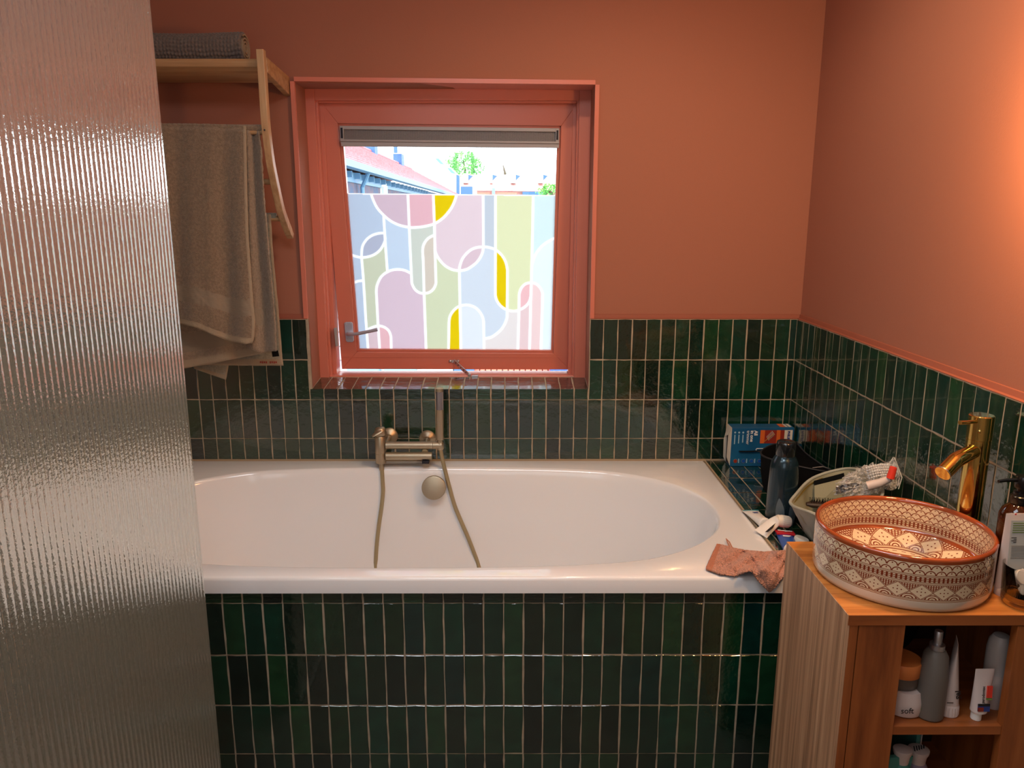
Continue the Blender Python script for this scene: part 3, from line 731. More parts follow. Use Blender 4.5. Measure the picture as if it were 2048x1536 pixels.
slab_px(MB(), [(984, 376), (990, 376), (990, 392), (984, 392)], 65.5, .3).build('downpipe', M['pane_blue'], tr)
slab_px(MB(), [(1045, 383.5), (1085, 383.5), (1085, 392), (1045, 392)], 65.8, .3).build('window', M['slate'], tr)
def tree(lbl, u, v, Y, rx, rz_, n, m, ls, seed):
    rnd = random.Random(seed); c = at(u, v, y=Y)
    t = thing('tree', lbl, 'tree', (c.x, Y, -3)); b = MB()
    for _ in range(n):
        while True:
            q = Vector([rnd.uniform(-1, 1) for _ in range(3)])
            if q.length < 1: break
        q = q.normalized() * (q.length ** .45); p = c + Vector((q.x * rx, q.y * rx, q.z * rz_))
        p += Vector([math.sin(q.x*7)*.12*rx, 0, math.sin(q.y*9 + q.x*5)*.15*rz_])
        a = Vector([rnd.uniform(-1, 1) for _ in range(3)]).normalized() * ls; d = Vector([rnd.uniform(-1, 1) for _ in range(3)]).normalized() * ls
        b.add([p - a, p + d * .6, p + a, p - d * .6], [(0, 1, 2, 3)])
    o = b.build('foliage', m, t); o['kind'] = 'stuff'
    MB().tube([(c.x, Y, -3), (c.x + .1, Y, c.z - .3), (c.x - .1, Y, c.z + rz_ * .5)], [.18, .14, .05], 8).build('trunk', M['trunk'], t)
tree('leafy green tree above the far terrace, left of centre', 928, 333, 84, 2.05, 1.45, 1500, M['leaf'], .17, 1)
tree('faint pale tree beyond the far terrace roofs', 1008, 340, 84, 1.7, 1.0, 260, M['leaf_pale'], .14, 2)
tree('dense green bush at the right edge of the window view', 1104, 392, 25, .55, .42, 1600, M['leaf'], .05, 3)
# glazed extension, paving and tarpaulin glimpsed under the sash
ext = thing('conservatory', 'white framed glazed extension seen under the open sash', 'conservatory', (-1.5, 10, -3))
slab_px(MB(), [(655, 728), (905, 728), (905, 960), (655, 960)], 10.3, 2).build('roof', M['render_white'], ext)
for a, c in ((694, 757), (768, 830), (842, 906)):
    slab_px(MB(), [(a, 729), (c, 729), (c, 762), (a, 762)], 10.0, .25).build('pane', M['pane_blue'] if a < 840 else M['render_white'], ext)
pv = thing('patio_roof', 'red tiled low roof seen under the open sash', 'roof', (.1, 10, -3))
for k in range(14): slab_px(MB(), [(950 + k*11.4, 726), (959 + k*11.4, 726), (957 + k*11.4, 762), (948 + k*11.4, 762)], 10.1, 1.5).build('tile_row', M['red_canopy'], pv)
slab_px(MB(), [(945, 726), (1112, 726), (1112, 960), (945, 960)], 10.6, 1.5).build('batten', M['render_white'], pv)
tp = slab_px(MB(), [(1101, 726), (1150, 726), (1150, 960), (1101, 960)], 9.8, 1.2).build('tarpaulin', M['tarp']); tag(tp, 'blue tarpaulin box seen under the right end of the sash', 'tarpaulin')
tp = slab_px(MB(), [(908, 726), (948, 726), (948, 960), (908, 960)], 9.9, 1.2).build('water_butt', M['slate']); tag(tp, 'dark blue container seen behind the window stay', 'container')
# whitewashed brick return wall glimpsed left of the sash
brw = struct(MB().box((-1.25, .33, -2), (-.812, .93, 3)).build('wall_outside', M['grout']), 'whitewashed brick return wall outside, left of the sash')
rb = random.Random(5)
bmesh_ = None
for r in range(22):
    for k in range(3):
        y0 = .32 + k * .22 + (r % 2) * .11; z0 = .45 + r * .068
        o = MB().box((-.814, y0, z0), (-.807 + rb.uniform(0, .006), min(.945, y0 + .208), z0 + .058)).build('brick', M['white_brick'], brw)

# ------------------------------------------------------------------ bathtub
ZR = .5793
tub = thing('bathtub', 'white rectangular bathtub with an oval basin set behind the green tiled front', 'bathtub', (-.28, -.48, 0))
def oval(n, cx, cy, a, b_, ax):
    pts = []
    for k in range(n):
        t = 2*PI*k/n; c, s = math.cos(t), math.sin(t)
        e = .93
        x = ax * math.copysign(abs(c) ** e, c); y = b_ * math.copysign(abs(s) ** e, s)
        w = a - ax; x += w * max(-1, min(1, math.sin(PI/2 * max(-1, min(1, c * 1.9)))))
        pts.append((cx + x, cy + y))
    return pts
NB = 120
def rect_pts(n, x0, x1, y0, y1, ref):
    pts = []
    cx, cy = -.28, -.486
    for (px_, py_) in ref:
        dx, dy = px_ - cx, py_ - cy
        tx = ((x1 - cx) if dx > 0 else (x0 - cx)) / dx if abs(dx) > 1e-9 else 1e9
        ty = ((y1 - cy) if dy > 0 else (y0 - cy)) / dy if abs(dy) > 1e-9 else 1e9
        t = min(tx, ty); pts.append((cx + dx * t, cy + dy * t))
    # snap nearest to corners
    for X in (x0, x1):
        for Y in (y0, y1):
            i = min(range(n), key=lambda k: (pts[k][0]-X)**2 + (pts[k][1]-Y)**2); pts[i] = (X, Y)
    return pts
O0 = oval(NB, -.28, -.486, .915, .405, .57)
X0, X1, Y0, Y1 = XL + .003, .7140, -.942, -.0035
loops = []
for off, z in ((.0, .5365), (.0, .570), (.002, .5755), (.0055, .5785), (.011, ZR)):
    loops.append([Vector((x, y, z)) for x, y in rect_pts(NB, X0 + off, X1 - off, Y0 + off, Y1 - off, O0)])
for da, db, z in ((.0, .0, ZR), (.004, .004, .5782), (.008, .008, .574), (.012, .012, .565), (.022, .018, .52), (.05, .034, .42), (.085, .052, .32), (.13, .074, .23), (.18, .105, .175), (.25, .15, .152), (.45, .26, .147), (.85, .38, .145)):
    if db > .39: db = .39
    loops.append([Vector((x, y, z)) for x, y in oval(NB, -.28 , -.486, .915 - da, .405 - db, max(.03, .57 - da * .55))])
sh = MB().loft(loops, caps=False); m_ = len(loops) - 1; sh.f.append(tuple(range(m_*NB, (m_+1)*NB))); sh.m.append(0)
sh.build('shell', M['enamel'], tub, smooth=True, angle=50)
MB().box((XL + .002, -.0035, .5765), (.7195, .0015, .583)).build('sealant', M['silicone'], tub)
kc = at(868, 975, y=-.128); Mk = frame(kc, (1, 0, 0), Vector((0, .25, 1)))
ov = MB().lathe([(.030, -.03), (.030, -.012), (.0415, -.010), (.0425, -.004), (.0425, .012), (.041, .0155), (.038, .0165), (0.0005, .0165)], Mk, 40).build('overflow_knob', M['bronze'], tub, smooth=True, angle=35)
MB().lathe([(.035, 0), (.035, .003), (.03, .006), (.0005, .006)], Matrix.Translation((-.28, -.486, .146)), 24).build('drain', M['bronze'], tub, smooth=True)

# ------------------------------------------------------------------ bath mixer and hand shower
MY = -.094
mx = thing('bath_mixer', 'brushed bronze wall mounted bath mixer with side lever and two bars', 'tap', at(762, 925, y=MY))
bt, bb = at(762, 872, y=MY), at(762, 926, y=MY)
b = MB(); hgt = bt.z - bb.z
b.lathe([(.015, 0), (.0185, .001), (.0188, .036), (.0180, .0368), (.0180, .0378), (.0188, .0386), (.0188, hgt - .002), (.0175, hgt), (.0005, hgt)], Matrix.Translation(bb), 28)
b.build('valve_body', M['bronze'], mx, smooth=True, angle=35)
b = MB(); b.lathe([(.0195, 0), (.0205, .004), (.0205, .018), (.0165, .027), (.009, .030), (.0005, .030)], Matrix.Translation(bt + Vector((0, 0, .003))) @ Matrix.Rotation(-.12, 4, 'Y'), 28)
lv = b.build('lever_cap', M['bronze'], mx, smooth=True, angle=50)
b = MB(); lp = [bt + Vector((.002, -.012, .022)), bt + Vector((-.014, -.022, .014)), bt + Vector((-.026, -.028, .006))]; b.tube(lp, [.014, .013, .008], 12, flat=.45); b.build('lever', M['bronze'], lv, smooth=True)
u0_, u1_ = at(772, 890.5, y=MY), at(884, 890.5, y=MY)
b = MB(); b.tube([u0_, at(866, 890.5, y=MY)], .0135, 24); b.tube([at(866.5, 890.5, y=MY), u1_], .0138, 24); b.build('upper_bar', M['bronze'], mx, smooth=True)
b = MB(); b.tube([at(772, 912, y=MY - .005), at(864, 912, y=MY - .005)], .0145, 24); b.build('spout_bar', M['bronze'], mx, smooth=True)
b = MB(); q = at(852, 922, y=MY); b.box((q.x - .012, MY - .02, q.z - .004), (q.x + .012, MY + .012, q.z + .006)); b.build('under_spout_block', M['dark'], mx)  # dark block below the spout bar
for u, v in ((855, 877), (779, 872)):
    c = at(u, v, y=-.002); RM = frame(c, (1, 0, 0), (0, 0, 1))
    b = MB(); b.lathe([(.031, -.001), (.031, .003), (.025, .010), (.014, .014), (.011, .018), (.011, .03)], frame(c, (1, 0, 0), (0, 0, 1)), 28)
    b.tube([(c.x, -.02, c.z), (c.x, -.04, c.z - .004), (c.x + (.0 if u > 800 else -.01), MY, c.z - .022)], .0115, 16)
    b.build('wall_flange', M['bronze'], mx, smooth=True, angle=35)
b = MB(); q0, q1 = at(763, 926, y=MY), at(764, 941, y=MY - .004); b.lathe([(.009, -(q0-q1).length), (.0095, -.008), (.0085, -.006), (.0085, .002)], Matrix.Translation(q0), 16); b.build('hose_nut', M['bronze'], mx, smooth=True)
# holder at the right end
b = MB(); q = at(880.5, 893, y=MY); b.lathe([(.0085, -.014), (.0125, -.008), (.0125, .012), (.011, .014)], Matrix.Translation(q), 20); b.build('shower_holder', M['bronze'], mx, smooth=True)
hs = thing('hand_shower', 'slim bronze stick hand shower standing in the mixer holder with its hose', 'shower', at(880, 886, y=MY))
h0, h1, h2, h3 = at(880.3, 889, y=MY), at(880.0, 880, y=MY), at(879.6, 819, y=MY), at(879.2, 783, y=MY)
hz = at(879, 776.5, y=MY)
MB().tube([h0, h1 - Vector((0, 0, .002))], [.008, .0095], 18).build('neck', M['bronze'], hs, smooth=True)
MB().tube([h1, h1 + Vector((0, 0, .002)), h2, h2 + Vector((0, 0, .0005))], [.011, .0132, .0136, .0128], 24).build('handle', M['bronze'], hs, smooth=True)
sm, nt_, p_ = new_mat('spray_mesh_pattern'); N_, L_ = nt_.nodes, nt_.links
tc_ = N_.new('ShaderNodeTexCoord'); mp_ = N_.new('ShaderNodeMapping'); mp_.inputs['Rotation'].default_value = (0, .785, 0); ck = N_.new('ShaderNodeTexChecker'); ck.inputs['Scale'].default_value = 420
ck.inputs['Color1'].default_value = (.5, .48, .5, 1); ck.inputs['Color2'].default_value = (.05, .05, .08, 1)
L_.new(tc_.outputs['Object'], mp_.inputs[0]); L_.new(mp_.outputs[0], ck.inputs[0]); L_.new(ck.outputs[0], p_.inputs['Base Color']); p_.inputs['Roughness'].default_value = .4; p_.inputs['Metallic'].default_value = .5
MB().tube([h2 + Vector((0, 0, .0005)), h3], .0134, 24).build('spray_face', sm, hs, smooth=True)
MB().tube([h3, h3 + Vector((0, 0, .0006)), hz - Vector((0, 0, .001)), hz], [.0128, .0136, .0136, .0125], 24).build('tip', M['bronze'], hs, smooth=True)
def hose_pt(u, v):
    # hangs just in front of the sloping back of the basin
    if v < 938: return at(u, v, y=MY - .004)
    p = at(u, v, y=-.105)
    for _ in range(6):
        z = p.z; yb = -.081 - (.5793 - z) * .17 - .016
        p = at(u, v, y=min(yb, -.100))
    return p
hp_ = [(764, 940), (765.5, 965), (766, 985), (763, 1015), (758, 1050), (754, 1085), (752, 1115), (752, 1140)]
hq_ = [(958, 1134), (948, 1105), (935, 1072), (921, 1040), (909, 1010), (899, 975), (890, 940), (884, 915), (881, 899)]
path = [hose_pt(*q) for q in hp_]; e1 = path[-1]; f = [hose_pt(*q) for q in hq_]; e2 = f[0]
mid = [Vector((e1.x + .02, e1.y - .05, .17)), Vector((e1.x + .12, e1.y - .16, .158)), Vector(((e1.x + e2.x)/2, e1.y - .22, .158)), Vector((e2.x - .02, e2.y - .14, .158)), Vector((e2.x + .01, e2.y - .05, .175))]
path = spline(path + mid + f, 8)
b = MB(); rr = [.0072] * len(path); b.tube(path, rr, 14)
M['hose'] = mat('bronze_hose', (176, 162, 128), .4, .55)
b.build('hose', M['hose'], hs, smooth=True)

# ------------------------------------------------------------------ towel shelf, rolled mat, towels
SXR = -.743
shf = thing('towel_shelf', 'bamboo wall shelf with curved side rails and round towel bars', 'shelf', (-1.0, 0, 1.87))
SX0 = -1.28
zt_, zb_ = 1.922, 1.880
b = MB(); pr = [(-.222, zb_ + .012), (-.232, zb_ + .020), (-.235, zt_ - .006), (-.232, zt_), (-.02, zt_), (-.005, zt_ - .002), (-.005, zb_ + .010), (-.06, zb_), (-.16, zb_)]
b.loft([[Vector((x, y, z)) for y, z in pr] for x in (SX0, SXR - .012)]); b.build('shelf_board', M['bamboo'], shf, smooth=True, angle=30)
b = MB(); b.loft([[Vector((x, y, z)) for y, z in [(-.228, zb_ + .004), (-.228, zt_ + .006), (PY, zt_ - .012), (PY, zb_ - .030)]] for x in (SXR - .012, SXR + .008)]); b.build('side_arm', M['bamboo'], shf, bevel=.002)
railp = [(-.245, 1.945), (-.243, 1.86), (-.244, 1.78), (-.240, 1.71), (-.222, 1.63), (-.195, 1.57), (-.15, 1.49), (-.115, 1.45), (-.075, 1.415), (-.048, 1.392)]
def rail(x0, x1):
    P = spline([Vector((0, y, z)) for y, z in railp], 4); b = MB(); loops = []
    for i, p in enumerate(P):
        d = (P[min(i+1, len(P)-1)] - P[max(i-1, 0)]).normalized(); n = Vector((0, -d.z, d.y)); w = .011 if i < len(P) - 3 else .009
        n = n if n.y < 0 else -n
        loops.append([Vector((x0, 0, 0)) + p + n * w * 1.4, Vector((x1, 0, 0)) + p + n * w * 1.4, Vector((x1, 0, 0)) + p - n * w, Vector((x0, 0, 0)) + p - n * w])
    b.loft(loops); return b.build('side_rail', M['bamboo_v'], shf, bevel=.002)
r1 = rail(SXR - .014, SXR + .008); rail(SX0, SX0 + .02)
BARS = [(-.236, 1.712), (-.185, 1.565), (-.118, 1.450)]
for y, z in BARS:
    MB().tube([(SX0 + .01, y, z), (SXR, y, z)], .009, 16).build('towel_bar', M['bamboo'], shf, smooth=True)
    MB().lathe([(.0028, 0), (.0028, .0006), (.0015, .001)], frame((SXR - .003, y - .026 + (.008 if z < 1.6 else 0), z + .002), (1, 0, 0), (0, .15, 1)), 8).build('screw', M['dark'], shf)
MB().tube([at(572, 168, y=.008), at(575, 175, y=-.008), at(571, 178, y=.012)], .0025, 8).build('cup_hook', M['steel'], shf, smooth=True)

# rolled bath mat: bobbled outside, spiral end
rm = thing('rolled_bath_mat', 'rolled grey bobbled bath mat lying on the bamboo shelf', 'bath mat', (-1.0, -.15, zt_))
RC, RR = Vector((0, -.150, zt_ + .046)), .040
def rollp(s, t):
    x = -1.285 + (s) * (.463); a = 2*PI*t
    r = RR * (1 + .05 * math.sin(x * 13) + .03 * math.sin(a*2 + x*6))
    cu = abs(math.sin(s * PI * 42)) ** .7 * abs(math.sin(t * PI * 21 + .4 * math.sin(s*40))) ** .7
    r += .0065 * cu
    rise = .010 * max(0, (.35 - s)) 
    return Vector((x, RC.y + r * math.cos(a), RC.z + rise + .006*math.sin(s*7) * .3 + r * math.sin(a) * .98))
MB().grid(lambda s, t: rollp(s, t), 220, 110).build('bobbled_pile', M['mat_roll'], rm, smooth=True, angle=180)
xe = -.823
b = MB(); N3 = 90; prev = None; vs = []
for k in range(N3 + 1):
    t = k / N3; a = t * 2*PI*3.3 + .4; r = .006 + .034 * t
    for dr, dx in ((.0018, -.02), (.0022, .003), (-.0022, .003), (-.0018, -.02)):
        vs.append(Vector((xe + dx, RC.y + (r + dr) * math.cos(a), RC.z - .001 + (r + dr) * math.sin(a))))
fs = []
for k in range(N3):
    for j in range(3): fs.append((k*4+j, k*4+j+1, (k+1)*4+j+1, (k+1)*4+j))
b.add(vs, fs); b.build('spiral_end', M['hem'], rm, smooth=True, angle=60)
MB().lathe([(.041, xe - .006), (.0005, xe - .006)], frame((0, RC.y, RC.z), (0, 1, 0), (0, 0, 1)), 32, caps=False).build('inner_fold', M['mat_roll'], rm)

def coons(top, right, bottom, left, nu, nv, yf, name, mats, parent, solid=.006, mi=None, bump=.0015, seed=0, zlim=None):
    T = [interp(top, i/nu) for i in range(nu+1)]; B = [interp(bottom, i/nu) for i in range(nu+1)]
    Lf = [interp(left, j/nv) for j in range(nv+1)]; R = [interp(right, j/nv) for j in range(nv+1)]
    rnd = random.Random(seed); b = MB(); vs = []
    for j in range(nv+1):
        t = j / nv
        for i in range(nu+1):
            s = i / nu
            p = (T[i]*(1-t) + B[i]*t) + (Lf[j]*(1-s) + R[j]*s) - (T[0]*(1-s)*(1-t) + T[nu]*s*(1-t) + B[0]*(1-s)*t + B[nu]*s*t)
            vs.append(at(p.x, p.y, y=yf(s, t) + rnd.uniform(-bump, bump)))
    fs = []; ms = []
    for j in range(nv):
        for i in range(nu):
            fs.append((j*(nu+1)+i, j*(nu+1)+i+1, (j+1)*(nu+1)+i+1, (j+1)*(nu+1)+i)); ms.append(mi(i/nu, j/nv) if mi else 0)
    b.v = [tuple(v) for v in vs]; b.f = fs; b.m = ms
    return b.build(name, mats, parent, smooth=True, angle=180, solid=solid)
tw = thing('bath_towel', 'taupe terry bath towel with woven bands draped over the upper bar', 'towel', (-.95, -.236, 1.71))
def fold(s, t, k, a, ph=0): return a * math.sin(s * k + ph + t * .8) * (.3 + .7 * t)
# front sheet
coons([(250, 249), (318, 247), (420, 248), (480, 250), (492, 253)], [(492, 253), (494.8, 400), (497.4, 478), (506.6, 603), (510, 640), (509, 672), (505, 686)],
      [(250, 632), (330, 640), (362, 648), (394, 656), (426, 670), (462, 683), (490, 688), (505, 686)], [(250, 249), (250, 632)], 90, 110,
      lambda s, t: -.256 - .012 * t + fold(s, t, 17, .013) + fold(s, t, 31, .005, 1) + (.0 if t > .02 else .008),
      'front_sheet', [M['towel'], M['towel_flat'], M['hem']], tw, mi=lambda s, t: 2 if t > .965 or s > .975 else (1 if .80 < t - .0 + (s-.5)*.02 < .875 else 0), seed=1)
# fold of the same towel turned back at the right
coons([(484, 251), (500, 250), (517, 251)], [(517, 251), (522, 290), (526, 350), (529, 400), (538, 504), (548, 608), (553, 686), (553, 702)],
      [(492, 690), (505, 700), (520, 705), (540, 703), (553, 702)], [(484, 251), (486, 400), (489, 560), (492, 690)], 40, 110,
      lambda s, t: -.236 + .016 * t + .012 * math.cos(s * 9 + .4) + (0.0 if t > .02 else .01), 'turned_fold', [M['towel_back'], M['towel_flat'], M['hem']], tw, mi=lambda s, t: 1 if .80 < t < .88 and s < .75 else 0, seed=2)
# back sheet hanging lower
coons([(250, 262), (400, 262), (515, 262)], [(515, 262), (525, 420), (543, 600), (551, 660), (552, 702)],
      [(250, 757), (330, 744), (366, 737), (425, 727), (488, 714), (552, 702)], [(250, 262), (250, 757)], 80, 90,
      lambda s, t: -.216 + .04 * t + fold(s, t, 15, .005), 'back_sheet', [M['towel_back'], M['towel_flat'], M['hem']], tw, mi=lambda s, t: 2 if t > .965 else (1 if .855 < t < .925 else 0), seed=3)
b = MB(); b.tube([(SX0 + .03, -.236, 1.7215), (-.758, -.236, 1.7215)], .0125, 14, flat=.9); b.build('top_fold', M['towel'], tw, smooth=True)
b = MB()
b.loft([[at(u, v, y=y) for u, v in [(543, 702), (556, 701), (558.5, 712.5), (545, 714)]] for y in (-.205, -.2065)]); o = b.build('black_tag', M['black_cloth'], tw)
text('TOWEL', .0042, frame(at(550.5, 707.5, y=-.2072), (1, 0, 0), (0, 0, 1)), M['grey_label'], tw) if False else None
# thin grey-green towel on the lowest bar
t2 = thing('hand_towel', 'thin grey-green towel behind the taupe one, hanging from the lowest bar', 'towel', (-.9, -.118, 1.45))
coons([(250, 428), (400, 428), (535, 428), (541.5, 429)], [(541.5, 429), (545.6, 504), (556, 608), (562.6, 686), (564.5, 715), (567, 731)],
      [(250, 728), (400, 730), (457, 731), (520, 731.5), (567, 731)], [(250, 428), (250, 728)], 70, 70,
      lambda s, t: -.129 + .012 * t + fold(s, t, 13, .004), 'front_sheet', [M['towel_grey'], M['hem']], t2, solid=.004, mi=lambda s, t: 1 if t > .955 or s > .985 else 0, seed=4)
coons([(380, 700), (430, 700), (461, 700)], [(461, 700), (458.6, 723), (455, 745), (451.9, 759.5)], [(388, 737.5), (410, 745), (430, 752), (451.9, 759.5)], [(380, 700), (388, 737.5)], 20, 14,
      lambda s, t: -.108 + .004 * math.sin(s*6), 'hanging_corner', [M['towel_grey'], M['hem']], t2, solid=.004, mi=lambda s, t: 1 if t > .85 or s > .92 else 0, seed=5)
b = MB(); b.tube([(SX0 + .03, -.118, 1.4575), (-.770, -.118, 1.4575)], .011, 12); b.build('top_fold', M['towel_grey'], t2, smooth=True)
for k in range(9):
    p = at(521 + k * 3.9, 724.5, y=-.1235); MB().box((p.x - .002, -.1242, p.z - .003 - (k % 2)*.001), (p.x + .0022, -.1225, p.z + .003)).build('stitched_mark', M['red_print'], t2) if k not in (4,) else None

# ------------------------------------------------------------------ reeded shower screen
scr = thing('shower_screen', 'tall reeded glass shower screen in the left foreground', 'shower screen', (-.65, -1.227, 0))
E0 = at(341, 470, y=-1.227); E0 = Vector((E0.x, E0.y, 0)); dr = Vector((-math.cos(math.radians(89.9)), -math.sin(math.radians(89.9)), 0)); nr = Vector((-dr.y, dr.x, 0)) * -1
if nr.x < 0: nr = -nr
PT, NR, SG = .0144, 66, 8
prof = []
for k in range(NR * SG + 1):
    s = k / SG * PT; ph = (k / SG) % 1
    h = .0011 * (1 - (2*ph - 1) ** 2)
    if k < 2: h = 0
    prof.append(E0 + dr * s + nr * (.002 + h))
back = [E0 + dr * (NR * PT) - nr * .004, E0 - nr * .004, E0 + nr * .002 - dr * .0006 * 0]
loop = prof + back[:2]
b = MB(); b.loft([[Vector((p.x, p.y, z)) for p in loop] for z in (.012, 1.0, 2.12)])
o = b.build('reeded_pane', M['reeded'], scr, smooth=True, angle=45)
M['channel'] = mat('brushed_channel', (150, 145, 138), .35, .9)
q0, q1 = E0, E0 + dr * (NR * PT)
b = MB(); b.loft([[q0 + nr*.009 + Vector((0,0,z)), q0 - nr*.008 + Vector((0,0,z)), q1 - nr*.008 + Vector((0,0,z)), q1 + nr*.009 + Vector((0,0,z))] for z in (0, .012)]); b.build('floor_channel', M['channel'], scr)

# ------------------------------------------------------------------ things on the ledge
LZ = .5785
# trimmer box
bx = thing('trimmer_box', 'blue cardboard trimmer box lying on its side against the back tiles', 'box', (.90, -.05, LZ))
BX0, BX1, BY0, BY1, BZ1 = .789, 1.011, -.073, -.018, LZ + .144
b = MB(); b.box((BX0, BY0, LZ), (BX1, BY1, BZ1)); b.build('carton', M['box_blue'], bx, bevel=.0012)
# open end flaps at the left
b = MB(); x = BX0
b.loft([[Vector(p) for p in ((x, BY0, LZ + .004), (x, BY0, BZ1 - .002), (x - .006, BY0 + .018, BZ1 - .03), (x - .008, BY0 + .016, LZ + .03))], [Vector(p) - Vector((0, -.0008, 0)) - Vector((.0006, 0, 0)) for p in ((x, BY0, LZ + .004), (x, BY0, BZ1 - .002), (x - .006, BY0 + .018, BZ1 - .03), (x - .008, BY0 + .016, LZ + .03))]])
b.loft([[Vector(p) for p in ((x, BY0, BZ1), (x, BY1, BZ1), (x - .008, BY1 - .006, BZ1 - .045), (x - .004, BY0 + .030, BZ1 - .035))], [Vector(p) + Vector((-.001, 0, .0003)) for p in ((x, BY0, BZ1), (x, BY1, BZ1), (x - .008, BY1 - .006, BZ1 - .045), (x - .004, BY0 + .030, BZ1 - .035))]])
b.loft([[Vector(p) for p in ((x, BY1, LZ), (x, BY1, BZ1), (x - .012, BY1 - .002, BZ1 - .06), (x - .010, BY1 - .002, LZ + .02))], [Vector(p) + Vector((-.0008, -.0008, 0)) for p in ((x, BY1, LZ), (x, BY1, BZ1), (x - .012, BY1 - .002, BZ1 - .06), (x - .010, BY1 - .002, LZ + .02))]])
b.build('open_flap', M['card_edge'], bx)
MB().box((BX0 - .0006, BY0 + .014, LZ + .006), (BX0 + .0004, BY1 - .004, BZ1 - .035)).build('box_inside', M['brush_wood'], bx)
BW, BH = BX1 - BX0, BZ1 - LZ
def bp(fx, fz, off=.0006): return Vector((BX0 + BW * fx, BY0 - off, LZ + BH * fz))
def brect(name, fx0, fz0, fx1, fz1, m, off=.0006, parent=bx):
    a, c = bp(fx0, fz0), bp(fx1, fz1)
    return MB().box((a.x, BY0 - off, a.z), (c.x, BY0 - off + .0005, c.z)).build(name, m, parent)
DN = (0, 0, -1)                                  # lettering runs downwards
def btext(s, fx, fz, size, m, bold=0, al='LEFT', sx=1.0): return text(s, size, frame(bp(fx, fz, .0012), DN, (1, 0, 0)), m, bx, bold=bold, align=al, sx=sx)
btext('All', .385, .93, .0165, M['ink_white'], .0005); btext('in one', .325, .93, .0165, M['ink_white'], .0004); btext('trimmer', .262, .93, .0155, M['ink_white'])
pr_ = brect('printed_photo', .46, .60, .78, .94, M['red_print']); brect('printed_band', .46, .60, .53, .94, M['orange_print'], .0009); brect('printed_band', .72, .60, .78, .94, M['orange_print'], .0009)
for k in range(7):
    t = k / 6; a = bp(.60 + .09*t, .68 + .14*t, .0010); bb_ = bp(.56 + .08*t, .78 + .14*t, .0010); b = MB(); b.tube([a, bb_], .0010, 6); b.build('comb_tooth', M['grey_label'], bx)
b = MB(); b.tube([bp(.52, .64, .001), bp(.68, .85, .001)], .0030, 8, flat=.3); b.build('comb_spine', M['brass'], bx)
brect('logo_panel', .845, .60, .975, .94, M['card_edge']); brect('side_band', .78, .60, .845, .94, M['red_print'], .0007)
text('PHILIPS', .0120, frame(bp(.912, .92, .0012), DN, (1, 0, 0)), M['ink_blue'], bx, bold=.0005, align='LEFT')
for k, fx in enumerate((.04, .105, .17)):
    MB().lathe([(.0035, 0), (.0035, .0005), (.0005, .0005)], frame(bp(fx + .012, .88, .0005), (1, 0, 0), (0, 0, 1)), 12).build('printed_icon', M['ink_pale'], bx)
    brect('small_print', fx + .004, .58 + .02*k, fx + .020, .82, M['ink_pale'])
b = MB(); b.tube(spline([bp(.13, .40, .001), bp(.3, .40, .001), bp(.52, .42, .001), bp(.75, .43, .001), bp(.95, .44, .001)], 4), [.006]+[.0105]*3+[.0105]*13, 14, flat=.12); b.build('printed_trimmer', M['black_cloth'], bx, smooth=True)
b = MB(); P_ = [bp(.40, .44, .0025), bp(.42, .47, .0025), bp(.60, .475, .0025), bp(.63, .455, .0025)]; b.tube(P_, .0013, 6); P_ = [bp(.40, .44, .0025), bp(.42, .395, .0025), bp(.62, .39, .0025)]; b.tube(P_, .0011, 6); b.build('printed_trim', M['ink_white'], bx)
for k in range(4):
    c = bp(.085 + .13*k, .14, .0006); MB().lathe([(.0078, 0), (.0078, .0005), (.0005, .0005)], frame(c, (1, 0, 0), (0, 0, 1)), 18).build('printed_badge', M['ink_pale'] if False else M['steel'], bx)
    MB().lathe([(.0064, 0), (.0064, .0008), (.0005, .0008)], frame(c, (1, 0, 0), (0, 0, 1)), 18).build('printed_badge', M['red_print'] if k == 0 else M['blue'], bx); brect('small_print', .130 + .13*k, .09, .145 + .13*k, .20, M['ink_pale'])
MB().box((BX1 - .048, BY0 + .012, BZ1), (BX1 - .030, BY1 - .004, BZ1 + .0005)).build('top_print', M['orange_print'], bx)
MB().box((BX1 - .028, BY0 + .012, BZ1), (BX1 - .020, BY1 - .004, BZ1 + .0005)).build('top_print', M['card_edge'], bx)
MB().box((BX1 - .016, BY0 + .012, BZ1), (BX1 - .006, BY1 - .004, BZ1 + .0005)).build('top_print', M['card_edge'], bx)

# open zipped bags: loft through rings given as world points
def ring_pts(P, n=56): 
    P = [Vector(p) for p in P]; out = []; m = len(P)
    for i in range(m):
        p0, p1, p2, p3 = P[(i-1) % m], P[i], P[(i+1) % m], P[(i+2) % m]
        k = n // m
        for q in range(k):
            t = q / k; out.append(.5 * ((2*p1) + (p2-p0)*t + (2*p0-5*p1+4*p2-p3)*t*t + (3*p1-p0-3*p2+p3)*t**3))
    return out
def wrinkle(l, a, k, ph=0):
    c = sum(l, Vector()) / len(l); out = []
    for i, p in enumerate(l):
        d = (p - c); d.z = 0; d = d.normalized(); out.append(p + d * a * math.sin(i * k + ph))
    return out
bb = thing('toiletry_bag', 'open black nylon toiletry bag between the blue box and the steel bottle', 'bag', (.90, -.30, LZ))
rimb = [at(1522, 908, y=-.31), at(1543, 890, y=-.20), at(1590, 884, y=-.12), at(1640, 890, y=-.14), at(1688, 908, y=-.22), at(1708, 932, y=-.36), at(1660, 944, y=-.46), at(1570, 926, y=-.42)]
rimb = [Vector((min(p.x, 1.004), p.y, p.z)) for p in rimb]
base = [Vector((p.x * .82 + .905 * .18 , p.y * .86 - .29 * .14, LZ + .002)) for p in rimb]; base[0].x = .835; base[7].x = .862
lp0 = ring_pts(base); lp3 = ring_pts(rimb)
